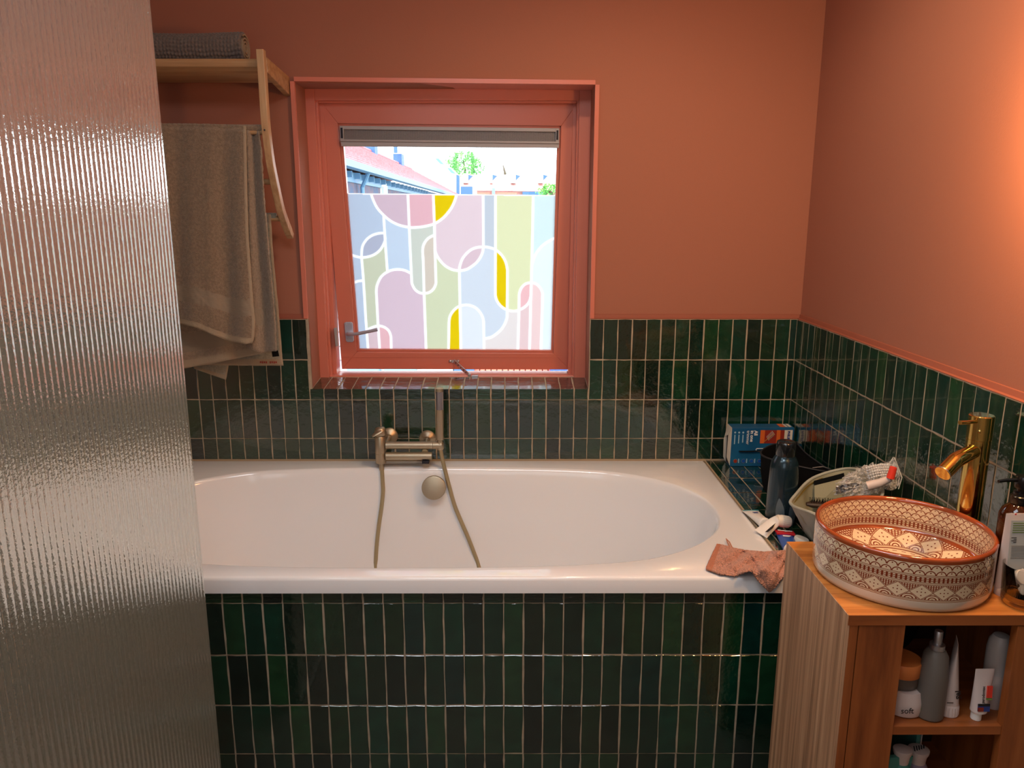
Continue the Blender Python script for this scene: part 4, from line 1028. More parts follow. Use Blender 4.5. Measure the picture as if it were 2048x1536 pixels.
lpm = [a.lerp(c, .5) + Vector((0, 0, 0)) for a, c in zip(lp0, lp3)]
L_out = [lp0, wrinkle([a.lerp(c, .25) for a, c in zip(lp0, lp3)], .004, .9), wrinkle(lpm, .005, 1.3), wrinkle([a.lerp(c, .8) for a, c in zip(lp0, lp3)], .003, 1.1, 2), lp3]
inn = lambda l, k, dz: [Vector((p.x * (1-k) + sum(q.x for q in l)/len(l) * k, p.y * (1-k) + sum(q.y for q in l)/len(l) * k, p.z + dz)) for p in l]
MB().loft(L_out + [inn(lp3, .03, .0), inn(lp3, .06, -.02), inn(lpm, .08, 0), inn(lp0, .15, .01)]).build('body', M['black_cloth'], bb, smooth=True, angle=60)
MB().tube(lp3 + [lp3[0]], .0028, 8).build('rim_binding', M['black_cloth2'], bb, smooth=True)
MB().tube([at(1625, 935, y=-.452), at(1645, 933, y=-.452), at(1662, 937, y=-.45)], [.001, .003, .001], 8, flat=.5).build('zip_pull', M['steel'], bb, smooth=True)
b = MB(); b.tube([at(1600, 893, y=-.13), at(1640, 899, y=-.15), at(1690, 925, y=-.25)], .004, 8, flat=.5); b.build('zip', M['black_cloth2'], bb, smooth=True)

ob = thing('toiletry_bag', 'open olive canvas toiletry bag holding a hairbrush, beside the patterned basin', 'bag', (.88, -.62, LZ))
rimo = [at(u, v, y=y) for u, v, y in [(1582,1010,-.69),(1592,990,-.64),(1627,957,-.56),(1692,939,-.56),(1735,950,-.70),(1765,990,-.84),(1700,1050,-.90),(1620,1026,-.80)]]
rimo = [Vector((min(p.x, 1.006), p.y, p.z)) for p in rimo]
baso = [Vector((x, y, LZ+.002)) for x, y in [(.835,-.735),(.848,-.68),(.868,-.61),(.93,-.58),(.99,-.63),(1.0,-.78),(.95,-.86),(.862,-.80)]]
lo0, lo3 = ring_pts(baso), ring_pts(rimo)
mk = lambda t, a=.003, k=1.2, ph=0: wrinkle([p.lerp(q, t) for p, q in zip(lo0, lo3)], a, k, ph)
MB().loft([lo0, mk(.2, .005), mk(.45, .004, 1.5), mk(.75, .003, 1.0, 2), lo3], caps=False).build('outside', M['olive_light'], ob, smooth=True, angle=60)
MB().loft([inn(lo3, .02, -.0005), inn(mk(.6), .05, 0), inn(mk(.25), .09, 0), inn(lo0, .15, .006)], caps=False).build('lining', M['olive'], ob, smooth=True, angle=60)
MB().loft([lo0, inn(lo0, .9, .004)], caps=False).build('base', M['olive'], ob)
MB().tube([p + Vector((0, 0, .003)) for p in lo3 + [lo3[0]]], .0045, 8, flat=.8).build('rim_binding', M['olive_light'], ob, smooth=True)
zl = [p + (Vector((.91, -.71, p.z)) - p) * .045 for p in lo3]
MB().tube([p - Vector((0, 0, .008)) for p in zl[2:17]], .0022, 6).build('zip', M['brass'], ob, smooth=True)
MB().tube([p - Vector((0, 0, .008)) for p in zl[22:33]], .0022, 6).build('zip', M['brass'], ob, smooth=True)
pk = [at(1628, 962, y=-.575), at(1688, 946, y=-.578), at(1690, 957, y=-.582), at(1629, 972, y=-.58)]
MB().loft([pk, [p + Vector((0, .002, 0)) for p in pk]]).build('pocket_slot', M['black_cloth'], ob)
pk = [at(1629, 972, y=-.59), at(1690, 957, y=-.59), at(1694, 1015, y=-.61), at(1630, 1015, y=-.62)]
MB().loft([pk, [p + Vector((0, .004, 0)) for p in pk]]).build('inner_pocket', M['olive'], ob)
p0_, p1_ = at(1692, 960, y=-.59), at(1700, 968, y=-.59); MB().box((p0_.x, -.596, p1_.z), (p1_.x + .004, -.592, p0_.z)).build('red_label', M['red'], ob)
# hairbrush in the bag
hb = thing('hairbrush', 'dark bristle hairbrush lying inside the olive bag', 'brush', at(1640, 1010, y=-.66))
q0, q1 = at(1613, 1008, y=-.70), at(1680, 1012, y=-.71)
MB().tube([q0, q0.lerp(q1, .15), q0.lerp(q1, .8), q1], [.008, .014, .014, .008], 14, flat=.6).build('brush_back', M['brush_wood'], hb, smooth=True)
rb = random.Random(3)
for k in range(16):
    for j in range(3):
        p = q0.lerp(q1, .12 + k*.048) + Vector((0, (j-1)*.007, .006)); b = MB(); b.tube([p, p + Vector((rb.uniform(-.002, .002), (j-1)*.003, .012))], .0007, 5); b.build('bristle', M['black_plastic'], hb)

# clear zip bag with contents, resting on the olive bag
zb = thing('plastic_bag', 'crumpled clear plastic zip bag lying on the olive toiletry bag', 'bag', at(1740, 980, y=-.80))
C0 = at(1733, 962, y=-.79)
def blob(s, t):
    a = 2*PI*s; ph = PI*(t - .5)
    x = .064 * math.cos(ph) * math.cos(a); z = .034 * math.cos(ph) * math.sin(a); y = .045 * math.sin(ph)
    n = .009 * math.sin(9*a + 4*ph) * math.cos(ph*3) + .006 * math.sin(17*a - 7*ph) + .005 * math.sin(15*ph + 3*a)
    p = Vector((x, y, z)); p *= 1 + n / .045 * math.cos(ph)
    p.z += .36 * p.x; p.x = min(p.x, .062)
    return C0 + p
MB().grid(lambda s, t: blob(s, t), 72, 34).build('film', M['bag_film'], zb, smooth=True, angle=40)
fl = [[at(1757, 975, y=-.80), at(1770, 940, y=-.80), at(1787, 914, y=-.79)], [at(1778, 985, y=-.84), at(1790, 950, y=-.83), at(1789, 915, y=-.80)], [at(1797, 978, y=-.86), at(1804, 955, y=-.855), at(1792, 920, y=-.82)]]
b = MB(); b.grid(lambda s, t: fl[int(round(s*2))][int(round(t*2))], 2, 2); b.build('open_mouth', M['bag_film'], zb, smooth=True, subsurf=2, solid=.001)
MB().tube([fl[0][0], fl[0][1], fl[0][2], fl[1][2], fl[2][1], fl[2][0]], .0013, 6).build('zip_strip', M['grey_label'], zb, smooth=True)
cap_o = thing('red_capped_tube', 'tube with a coral red cap inside the clear plastic bag', 'tube', at(1760, 965, y=-.82))
MB().tube([at(1787, 934, y=-.865), at(1781, 956, y=-.865)], [.0085, .0100], 16).build('cap', M['coral'], cap_o, smooth=True, angle=50)
MB().tube([at(1781, 956, y=-.862), at(1762, 965, y=-.85), at(1735, 972, y=-.84)], [.0085, .011, .012], 14).build('tube_body', M['rose_tube'], cap_o, smooth=True)
fo = MB(); rb = random.Random(9)
fo.grid(lambda s, t: at(1672 + 46*s, 972 + 16*t - 8*s, y=-.80 + rb.uniform(-.007, .007)), 14, 8)
fo = fo.build('blister_pack', M['steel'], None, solid=.001); tag(fo, 'crumpled silver blister pack at the left end of the plastic bag', 'blister pack')
bw = thing('bubble_wrap', 'dotted wrap at the top left of the clear plastic bag', 'wrap', at(1745, 945, y=-.83)); b = MB()
for i in range(10):
    for j in range(5):
        p = at(1733 + i*4.6 + j*1.5, 934 + j*5.0 - i*.8 + .12*(i-4)**2, y=-.842 + .001*((i-4)**2)); b.lathe([(.0027, 0), (.0025, .0014), (.0012, .0022)], frame(p, (1, 0, 0), (0, 0, 1)), 8)
o = b.build('bubbles', M['ink_white'], bw); o['kind'] = 'stuff'

# steel bottle
bo = thing('drinking_bottle', 'dark petrol blue metal bottle with pale leaf print on the ledge', 'bottle', (.800, -.575, LZ))
BT = Matrix.Translation((.800, -.575, LZ))
MB().lathe([(.042, 0), (.0445, .003), (.0450, .010), (.0430, .10), (.0400, .165), (.0375, .182), (.031, .196), (.0265, .202), (.0260, .206), (.0005, .206)], BT, 48).build('body', M['bottle_blue'], bo, smooth=True, angle=50)
MB().lathe([(.0268, .2035), (.0275, .206), (.0275, .238), (.0262, .2435), (.0225, .2455), (.019, .2440), (.0005, .2440)], BT, 40).build('cap', M['bottle_cap'], bo, smooth=True, angle=50)
def leafp(a0, h0, h1, w, lean):
    b = MB(); n = 14; vs = []
    for k in range(n + 1):
        t = k / n; hh = h0 + (h1 - h0) * t; wd = w * math.sin(PI * min(1, t*.96 + .04)) ** .8; r = .0453 - .0025 * hh / .1 if hh < .1 else .0430 - (hh-.1)*.046
        for s in (-1, -.5, 0, .5, 1):
            a = a0 + lean * t * t + s * wd; vs.append(Vector((.800 + (r + .0006) * math.cos(a), -.575 + (r + .0006) * math.sin(a), LZ + hh)))
    b.add(vs, [(k*5+j, k*5+j+1, (k+1)*5+j+1, (k+1)*5+j) for k in range(n) for j in range(4)]); return b.build('leaf_print', M['leaf_print'], bo, smooth=True)
leafp(-1.95, .0, .085, .28, -.15); leafp(-1.15, .0, .105, .34, .35)

# tubes on the ledge
def tube_thing(name, label, tail, nose, w, r, capr, capl, m, mcap, upn=Vector((0, 0, 1)), bend=None, thick=.0012, ribbed=False):
    t = thing(name, label, 'tube', tail); tail, nose = Vector(tail), Vector(nose); mid = bend or tail.lerp(nose, .5)
    P = spline([tail, mid, nose], 8) if bend else [tail.lerp(nose, k/14) for k in range(15)]
    b = MB(); loops = []; n = len(P)
    for i, p in enumerate(P):
        q = i / (n - 1); d = (P[min(i+1, n-1)] - P[max(i-1, 0)]).normalized(); sd = d.cross(upn).normalized(); un = sd.cross(d).normalized()
        e = q ** .8; aa = w * (1 - e) + r * e; bb2 = thick * (1 - e) + r * .92 * e
        loops.append([p + sd * aa * math.cos(2*PI*k/24) + un * bb2 * math.sin(2*PI*k/24) for k in range(24)])
    d = (P[-1] - P[-2]).normalized(); l = loops[-1]
    loops.append([p + (P[-1] - p) * .3 + d * .003 for p in l])
    b.loft(loops); b.build('tube_body', m, t, smooth=True, angle=60)
    c = MB(); pr_ = [(capr * .98, .001), (capr, .004), (capr * .96, capl - .003), (capr * .88, capl), (.0004, capl)]
    sd = d.cross(upn).normalized(); c.lathe(pr_, frame(P[-1], sd, (d.cross(sd)) if True else upn), 28)
    c.build('cap', mcap, t, smooth=True, angle=45)
    if ribbed:
        cm = frame(P[-1], sd, d.cross(sd))
        for k in range(18):
            a = 2*PI*k/18; MB().tube([cm @ Vector((capr*math.cos(a), capr*math.sin(a), .004)), cm @ Vector((capr*.96*math.cos(a), capr*.96*math.sin(a), capl-.003))], .0008, 5).build('rib', mcap, t)
    return t, P
zt2 = LZ + .003
ta = at(1500, 1021, z=zt2 + .004); tb = at(1528, 1046, z=zt2 + .014)
t, P = tube_thing('cream_tube', 'white cream tube with a teal stripe lying beside the bathtub rim', ta, tb, .026, .0165, .0175, .012, M['white_tube'], M['white_plastic'])
d = (P[-1] - P[0]).normalized(); sdv = d.cross(Vector((0, 0, 1))).normalized(); un_ = sdv.cross(d)
up_t = un_ if un_.z > 0 else -un_
MB().box((-.024, .0, 0), (.024, .006, .0006), M=frame(P[0] + d*.004 + up_t*.0035, -sdv, d)).build('teal_stripe', M['teal'], t)
for k, w_ in enumerate((.016, .013)): MB().box((-w_/2, 0, 0), (w_/2, .0035, .0005), M=frame(P[5] + d*(.001+.007*k) + up_t*.0095, -sdv, d)).build('small_print', M['ink_blue'], t)
ta = at(1521, 1068, z=zt2 + .004); bm_ = at(1545, 1048, z=zt2 + .030); tb = at(1571, 1030, z=zt2 + .038)
t, P = tube_thing('toothpaste_tube', 'bent white toothpaste tube with ribbed cream cap propped on its tail', ta, bm_.lerp(tb, .4), .022, .015, .015, .024, M['white_tube'], M['white_plastic_warm'], upn=Vector((-.3, -.5, .8)), bend=ta.lerp(tb, .45) + Vector((0, 0, .004)), ribbed=False)
t_objs = [c for c in t.children]
# turned cap at the bend
for c in t_objs:
    if c.name.startswith('cap'): bpy.data.objects.remove(c)
n0 = P[-1]; cdir = (at(1592, 1046, z=zt2 + .022) - n0).normalized(); sd = cdir.cross(Vector((0, 0, 1))).normalized(); cm = frame(n0 - cdir * .004, sd, cdir.cross(sd))
MB().lathe([(.0145, 0), (.0165, .004), (.0165, .012), (.0172, .013), (.0158, .038), (.014, .041), (.0004, .041)], cm, 30).build('cap', M['white_plastic_warm'], t, smooth=True, angle=45)
for k in range(20):
    a = 2*PI*k/20; MB().tube([cm @ Vector((.0172*math.cos(a), .0172*math.sin(a), .014)), cm @ Vector((.0160*math.cos(a), .0160*math.sin(a), .037))], .0008, 5).build('rib', M['white_plastic_warm'], t)
MB().loft([[at(u, v, z=z) for (u, v), z in zip([(1530, 1064), (1540, 1055), (1551, 1046), (1546, 1056), (1536, 1064)], [.601, .605, .612, .606, .601])], [at(u, v, z=z) + Vector((0, -.001, .001)) for (u, v), z in zip([(1530, 1064), (1540, 1055), (1551, 1046), (1546, 1056), (1536, 1064)], [.601, .605, .612, .606, .601])]]).build('dark_print', M['ink_black'], t)
ta = at(1567, 1062, z=zt2 + .004); tb = at(1581, 1099, z=zt2 + .012)
t, P = tube_thing('toothpaste_tube', 'red and blue toothpaste tube lying flat in front of the olive bag', ta, tb, .0255, .019, .0185, .01, M['blue'], M['white_plastic_warm'])
d = (P[-1] - P[0]).normalized(); sdv = -d.cross(Vector((0, 0, 1))).normalized()
un_ = sdv.cross(d); up_t = un_ if un_.z > 0 else -un_
if sdv.x < 0: sdv = -sdv
q = P[0].lerp(P[5], .5); 
MB().loft([[P[0] - sdv*.0262 + up_t*.0018, P[0] + sdv*.0262 + up_t*.0018, P[5] + sdv*.0245 + up_t*.0065, P[5] - sdv*.0245 + up_t*.0065], [P[0] - sdv*.0262 + up_t*.0026, P[0] + sdv*.0262 + up_t*.0026, P[5] + sdv*.0245 + up_t*.0118, P[5] - sdv*.0245 + up_t*.0118]]).build('red_end', M['red'], t, bevel=.0005)
text('Colgate', .0125, frame(P[2].lerp(P[3], .5) + up_t*.0105, sdv, -d), M['ink_white'], t, bold=.0005)
for k in range(3): MB().box((-.012, -.0015, 0), (.010 - .003*k, .0015, .0005), M=frame(P[7] + d*.006*k + up_t*(.0125 + .001*k), sdv, -d)).build('small_print', M['ink_white'], t)
cc = thing('cup_lid', 'round cream lid on the ledge behind the cabinet corner', 'lid', at(1598, 1084, z=zt2))
MB().lathe([(.019, 0), (.020, .003), (.020, .016), (.018, .019), (.0005, .019)], Matrix.Translation(at(1600, 1088, z=LZ)) @ Matrix.Rotation(.25, 4, 'Y'), 28).build('lid_shell', M['white_plastic_warm'], cc, smooth=True, angle=45)

# pink washcloth draped over the rim
wc = thing('washcloth', 'pink terry washcloth crumpled over the front corner of the bathtub rim', 'washcloth', at(1490, 1120, z=ZR))
def wpt(u, v, h=0):
    p = at(u, v, z=ZR + .004 + h)
    if p.y < -.950:
        p = at(u, v, y=-.952 - h * .5)
    return p
top = [(1434, 1088), (1452, 1092), (1470, 1097), (1500, 1102), (1530, 1104), (1573, 1101)]
bot = [(1412, 1137), (1440, 1148), (1470, 1152), (1488, 1145), (1503, 1141), (1515, 1160), (1538, 1184), (1550, 1175), (1573, 1146)]
lef = [(1434, 1088), (1424, 1110), (1412, 1137)]; rig = [(1573, 1101), (1573, 1146)]
nu_, nv_ = 150, 90; T = [interp(top, i/nu_) for i in range(nu_+1)]; B = [interp(bot, i/nu_) for i in range(nu_+1)]; Lf = [interp(lef, j/nv_) for j in range(nv_+1)]; R_ = [interp(rig, j/nv_) for j in range(nv_+1)]
b = MB(); rb = random.Random(11); ms = []
for j in range(nv_+1):
    t = j / nv_
    for i in range(nu_+1):
        s = i / nu_
        p = (T[i]*(1-t) + B[i]*t) + (Lf[j]*(1-s) + R_[j]*s) - (T[0]*(1-s)*(1-t) + T[nu_]*s*(1-t) + B[0]*(1-s)*t + B[nu_]*s*t)
        h = .014 * max(0, math.sin(s*9 + t*3 - .6)) + .010 * max(0, math.sin(s*15 - t*6 + 1)) + .004 * math.sin(s*23 + t*11) + .016 * math.exp(-((s-.42)**2)/.006 - ((t-.55)**2)/.2)
        h = max(0, h) * math.sin(PI * min(1, max(0, s*1.3 + .05)) * .5) + rb.uniform(0, .0010) + (.0016 if (i//2 + j//2) % 2 else 0)
        b.v.append(tuple(wpt(p.x, p.y, h)))
for j in range(nv_):
    for i in range(nu_): b.f.append((j*(nu_+1)+i, j*(nu_+1)+i+1, (j+1)*(nu_+1)+i+1, (j+1)*(nu_+1)+i)); b.m.append(1 if i < 9 else 0)
b.build('terry_sheet', [M['cloth'], M['cloth_edge']], wc, smooth=True, angle=180, solid=.005)
MB().tube([wpt(1462, 1098, .002), wpt(1455, 1084, .004), wpt(1452, 1077, .004), wpt(1459, 1084, .004), wpt(1466, 1098, .003)], .0016, 8).build('hanging_loop', M['cloth_edge'], wc, smooth=True)
# ------------------------------------------------------------------ vanity cabinet
VX0, VX1, VY0, VY1, VZ = .617, XR - .004, -1.441, -1.118, .7539
va = thing('vanity_cabinet', 'oak washstand cabinet with striped side and open shelves under the patterned basin', 'cabinet', (.81, -1.28, 0))
b = MB(); b.box((VX0, VY0, VZ - .020), (VX1, VY1, VZ)); b.build('countertop', M['oak_top'], va, bevel=.0008)
b = MB(); b.box((VX0 - .001, VY0 + .001, 0), (VX0 + .004, VY1, VZ - .0005)); b.build('side_panel', M['zebra'], va, bevel=.0004)
b = MB(); b.box((VX0, VY0 - .0012, VZ - .0205), (VX1, VY0, VZ - .0005)); b.build('top_edge', M['oak_front_h'], va)
b = MB(); b.box((VX0 + .004, VY0, 0), (VX0 + .019, VY1, VZ - .020)); b.build('side_board', M['oak_front'], va)
b = MB(); b.box((VX0 + .0215, VY0 + .001, 0), (.7235, VY0 + .020, VZ - .0225)); b.build('front_panel', M['oak_front'], va, bevel=.0005)
b = MB(); b.box((.7240, VY0 + .003, .503), (.9295, VY0 + .0195, .521)); b.build('shelf_front', M['oak_front_h'], va, bevel=.0005)
b = MB(); b.box((.7240, VY0 + .003, .235), (.9295, VY0 + .0195, .253)); b.build('shelf_front', M['oak_front_h'], va, bevel=.0005)
b = MB(); b.box((.7215, VY0 + .020, 0), (.7235, VY1 - .01, VZ - .021)); b.build('inner_board', M['oak_front'], va)
b = MB(); b.box((.7235, VY0 + .0195, .503), (.992, VY1 - .01, .521)); b.build('shelf', M['oak_front_h'], va, bevel=.0005)
b = MB(); b.box((.7235, VY0 + .0195, .235), (.992, VY1 - .01, .253)); b.build('shelf', M['oak_front_h'], va, bevel=.0005)
b = MB(); b.box((.992, VY0 + .020, 0), (VX1, VY1 - .01, VZ - .021)); b.build('right_board', M['oak_front'], va)
b = MB(); b.box((.930, VY0 + .001, 0), (VX1, VY0 + .019, VZ - .0235)); b.build('right_panel', M['oak_front'], va, bevel=.0005)
b = MB(); b.box((VX0 + .004, VY1 - .01, 0), (VX1, VY1 - .002, VZ - .021)); b.build('back_board', M['brush_wood'], va)

# basin with painted pattern; every band is its own material driven by UV
class E:
    def __init__(s, nt, x): s.nt = nt; s.x = x
    def op(s, o, *a):
        n = s.nt.nodes.new('ShaderNodeMath'); n.operation = o
        for i, q in enumerate((s,) + a):
            if isinstance(q, E): s.nt.links.new(q.x, n.inputs[i])
            else: n.inputs[i].default_value = q
        return E(s.nt, n.outputs[0])
    def __add__(s, o): return s.op('ADD', o)
    def __sub__(s, o): return s.op('SUBTRACT', o)
    def __mul__(s, o): return s.op('MULTIPLY', o)
    def fract(s): return s.op('FRACT')
    def floor(s): return s.op('FLOOR')
    def abs(s): return s.op('ABSOLUTE')
    def sqrt(s): return s.op('SQRT')
    def lt(s, v): return s.op('LESS_THAN', v)
    def gt(s, v): return s.op('GREATER_THAN', v)
    def mod(s, v): return s.op('MODULO', v)
    def max(s, o): return s.op('MAXIMUM', o)
    def min(s, o): return s.op('MINIMUM', o)
CREAM, BROWN = lin((226, 202, 168)), lin((126, 50, 24))
def painted(name, fn, cream=CREAM):
    m, nt, p = new_mat(name); N, L = nt.nodes, nt.links
    uv = N.new('ShaderNodeUVMap'); sp = N.new('ShaderNodeSeparateXYZ'); L.new(uv.outputs[0], sp.inputs[0])
    f = fn(E(nt, sp.outputs[0]), E(nt, sp.outputs[1]))
    mx = N.new('ShaderNodeMix'); mx.data_type = 'RGBA'; mx.inputs[6].default_value = (*cream, 1); mx.inputs[7].default_value = (*BROWN, 1)
    L.new(f.x, mx.inputs[0]); L.new(mx.outputs[2], p.inputs['Base Color'])
    p.inputs['Roughness'].default_value = .16; p.inputs['Coat Weight'].default_value = .6; p.inputs['Coat Roughness'].default_value = .04
    return m
def scales(rows):
    def f(u, v):
        y = v * rows; row = y.floor(); x = u + row.mod(2) * .5
        fx = x.fract() - .5; fy = y.fract() * .62
        d = (fx*fx + fy*fy).sqrt()
        line = (d - .47).abs().lt(.055); out = d.gt(.47) * 0.0
        dy = fy - .27; dot = (fx*fx + dy*dy).sqrt().lt(.075)
        edge = v.lt(.03).max(v.gt(.97))
        return line.max(dot).max(edge)
    return f
def check(rows):
    def f(u, v):
        y = v * rows
        a = (u.fract() - .5).abs().lt(.27) * (y.fract() - .5).abs().lt(.27)
        return E(u.nt, a.x) * -1.0 + 1.0
    return f
def diamonds(u, v):
    fx = (u.fract() - .5).abs(); fy = (v - .5).abs()
    d = fx + fy                                       # 0..1, diamond where < .5
    line = (d - .5).abs().lt(.022).max((d - .56).abs().lt(.014))
    # hatching outside the diamond
    hx = (u * 9.0).fract() - .5; hy = (v * 9.0).fract() - .5
    lat = (hx.abs().gt(.28)).max(hy.abs().gt(.30))
    top = v.gt(.5); arc = ((((u + .5).fract() - .5) * ((u + .5).fract() - .5) + v * v).sqrt() * 7.0).fract().lt(.42)
    outside = d.gt(.56)
    hatch = (lat * top).max(arc * (E(u.nt, top.x) * -1.0 + 1.0)) * outside
    dx = (u.fract() * 8.0).fract() - .5; dyy = (v * 8.0 + .5).fract() - .5
    # dots in the diamond
    dot = None
    for ox, oy in ((0, 0), (.17, .0), (-.17, .0), (0, .22), (0, -.22)):
        q = (u.fract() - (.5 + ox)); r = (v - (.5 + oy)) * .8; k = (q*q + r*r).sqrt().lt(.032); dot = k if dot is None else dot.max(k)
    edge = v.lt(.03).max(v.gt(.97))
    return line.max(hatch).max(dot).max(edge)
def lines(n):
    def f(u, v): return ((v * float(n)).fract() - .5).abs().lt(.2)
    return f
def fancy(u, v):      # floor of the basin: petals and a vine, u = angle*, v = radius share
    pet = ((u.fract() - .5).abs() * 2.0); r = v
    leaf = (pet - (r * 1.6 - .2)).abs().lt(.05) * r.gt(.25) * r.lt(.8)
    hat = (r * 26.0).fract().lt(.35) * pet.lt(.45) * r.gt(.30) * r.lt(.72)
    ring_ = (r - .9).abs().lt(.02).max((r - .82).abs().lt(.01) * (u * 3.0).fract().lt(.5)); c = r.lt(.10)
    return leaf.max(hat).max(ring_).max(c)
BM = [mat('brown_glaze', (158, 74, 36), .10, coat=.8, var=.25, vscale=10), painted('scales_four', scales(4)), painted('checks', check(3)), painted('lines', lines(2)), painted('diamond_band', diamonds), painted('floor_pattern', fancy),
      mat('cream_glaze', (226, 208, 186), .15, coat=.6, var=.12, vscale=10), painted('scales_two', scales(2)), painted('double_line', lines(3))]
BC, BR, BZ = Vector((.787, -1.275, VZ)), .164, .106
# (r, z, material of the band that ENDS here, repeats around)
profile = [(.150, 0, None, 0), (.1605, .003, 6, 1), (BR - .001, .010, 6, 1), (BR, .022, 6, 1), (BR, .027, 3, 1), (BR, .056, 4, 26), (BR, .061, 3, 1), (BR, .071, 2, 130), (BR, .075, 3, 1), (BR, .097, 7, 56),
           (BR, .100, 0, 1), (BR + .0005, .104, 0, 1), (BR - .003, .1075, 0, 1), (BR - .006, .1075, 0, 1), (BR - .0088, .104, 0, 1), (BR - .009, .100, 0, 1),
           (BR - .009, .062, 1, 54), (BR - .009, .059, 3, 1), (BR - .009, .046, 2, 120), (BR - .010, .042, 8, 1), (BR - .014, .036, 0, 1), (BR - .070, .020, 4, 16), (BR - .074, .0195, 3, 1), (.012, .0145, 5, 9), (.0008, .0142, 6, 9)]
SEG = 128; b = MB(); uvs = []
for r, z, _, _ in profile: b.v += [(BC.x + r*math.cos(2*PI*k/SEG), BC.y + r*math.sin(2*PI*k/SEG), BC.z + z) for k in range(SEG)]
for i in range(1, len(profile)):
    _, _, mi, rep = profile[i]
    for k in range(SEG):
        k2 = (k+1) % SEG; b.f.append(((i-1)*SEG+k, (i-1)*SEG+k2, i*SEG+k2, i*SEG+k)); b.m.append(mi)
        inv = i >= 16
        a, c = (1, 0) if inv else (0, 1)
        if mi == 5: a, c = .95, .3
        uvs += [(k/SEG*rep, a), ((k+1)/SEG*rep, a), ((k+1)/SEG*rep, c), (k/SEG*rep, c)]
b.f.append(tuple(range(SEG))[::-1]); b.m.append(6); uvs += [(0, 0)] * SEG
b.uv = uvs
ba = thing('wash_basin', 'round glazed basin with brown scale and diamond pattern and a brown rim', 'basin', BC)
o = b.build('bowl', BM, ba)
for p in o.data.polygons: p.use_smooth = True
MB().lathe([(.021, 0), (.021, .002), (.017, .004), (.0005, .0045)], Matrix.Translation(BC + Vector((0, 0, .0145))), 24).build('waste', M['gold'], ba, smooth=True)

# tall gold basin tap
TX, TY = .967, -1.192
tp = thing('basin_tap', 'tall polished gold basin tap with angled spout and pin lever', 'tap', (TX, TY, VZ))
zt3 = at(1978, 829, y=TY).z
TM_ = Matrix.Translation((TX, TY, VZ))
H = zt3 - VZ
MB().lathe([(.027, 0), (.027, .004), (.0235, .006), (.0235, H - .052), (.0228, H - .0515), (.0228, H - .0505), (.0240, H - .050), (.0240, H - .002), (.0225, H), (.0005, H)], TM_, 40).build('column', M['gold'], tp, smooth=True, angle=35)
s0 = Vector((TX, TY, at(1972, 897, y=TY).z)); s1 = at(1912, 920, y=TY - .042); s2 = at(1885, 947, y=TY - .062)
MB().tube([s0, s0.lerp(s1, .5), s1, s1.lerp(s2, .12), s2], [.0155, .0155, .0158, .0158, .0155], 28).build('spout', M['gold'], tp, smooth=True, angle=50)
dd = (s2 - s1).normalized(); MB().lathe([(.0158, 0), (.0158, .002), (.012, .003), (.0005, .0005)], frame(s2 - dd*.001, dd.cross(Vector((0, 1, 0))), dd.cross(dd.cross(Vector((0, 1, 0)))) * -1), 24).build('aerator', M['bronze_mesh'], tp)
l0, l1 = Vector((TX - .01, TY - .01, zt3 - .012)), at(1920, 845, y=TY - .035)
MB().tube([l0, l1], [.0035, .0045], 12).build('pin_lever', M['gold'], tp, smooth=True, angle=50)
MB().lathe([(.0035, 0), (.0035, .002), (.001, .0025)], frame((TX - .014, TY - .0215, zt3 - .030), (.8, -.5, 0), (0, 0, 1)), 12).build('set_screw', M['gold'], tp)

# soap dispenser
SPX, SPY = .979, -1.325
sd_ = thing('soap_dispenser', 'amber glass soap dispenser with black pump behind the basin', 'dispenser', (SPX, SPY, VZ))
ST = Matrix.Translation((SPX, SPY, VZ)); zs = at(2010, 1012, y=SPY).z - VZ
MB().lathe([(.029, 0), (.0315, .004), (.0320, .012), (.0320, zs - .018), (.028, zs - .006), (.018, zs + .004), (.0140, zs + .007), (.0140, zs + .016), (.0005, zs + .016)], ST, 36).build('bottle_body', M['amber'], sd_, smooth=True)
MB().lathe([(.028, .006), (.028, zs - .05), (.0005, zs - .05)], ST, 28).build('liquid_soap', mat('dark_soap', (70, 34, 12), .3), sd_)
MB().lathe([(.0165, zs + .006), (.0175, zs + .008), (.0175, zs + .021), (.0155, zs + .023), (.0135, zs + .0235), (.0135, zs + .029), (.0085, zs + .030), (.0085, zs + .036), (.0130, zs + .0375), (.0138, zs + .041), (.0138, zs + .058), (.0125, zs + .061), (.0005, zs + .0615)], ST, 32).build('pump', M['black_plastic'], sd_, smooth=True, angle=40)
zn = VZ + zs + .053; MB().tube([(SPX - .01, SPY, zn), (SPX - .035, SPY - .004, zn + .001), (SPX - .052, SPY - .008, zn)], [.0042, .0035, .003], 10).build('nozzle', M['black_plastic'], sd_, smooth=True)

# standing tube of cream, crimp upwards
ft = thing('face_cream_tube', 'grey labelled tube standing with its crimp upwards behind the tumbler', 'tube', (.965, -1.362, VZ))
TY2 = -1.362; a0 = at(2012, 1029, y=TY2); a1 = at(2060, 1024, y=TY2)
wT = min(.054, (a1.x - a0.x)); xc = a0.x + wT/2; zt4 = (a0.z + a1.z)/2
loops = []
for k in range(13):
    q = k/12; z = VZ + .016 + (zt4 - VZ - .016) * q; aa = .0195 + (wT/2 - .0195) * q**.7; bb2 = .0135 * (1-q)**.8 + .0008
    loops.append([Vector((xc - .003*(1-q) + aa*math.cos(2*PI*j/28), TY2 + bb2*math.sin(2*PI*j/28), z)) for j in range(28)])
MB().loft(loops).build('tube_body', M['rose_tube'], ft, smooth=True, angle=60)
MB().lathe([(.018, 0), (.0185, .002), (.0185, .015), (.0170, .017), (.0005, .017)], Matrix.Translation((xc - .003, TY2, VZ)), 28).build('cap', M['rose_tube'], ft, smooth=True, angle=45)
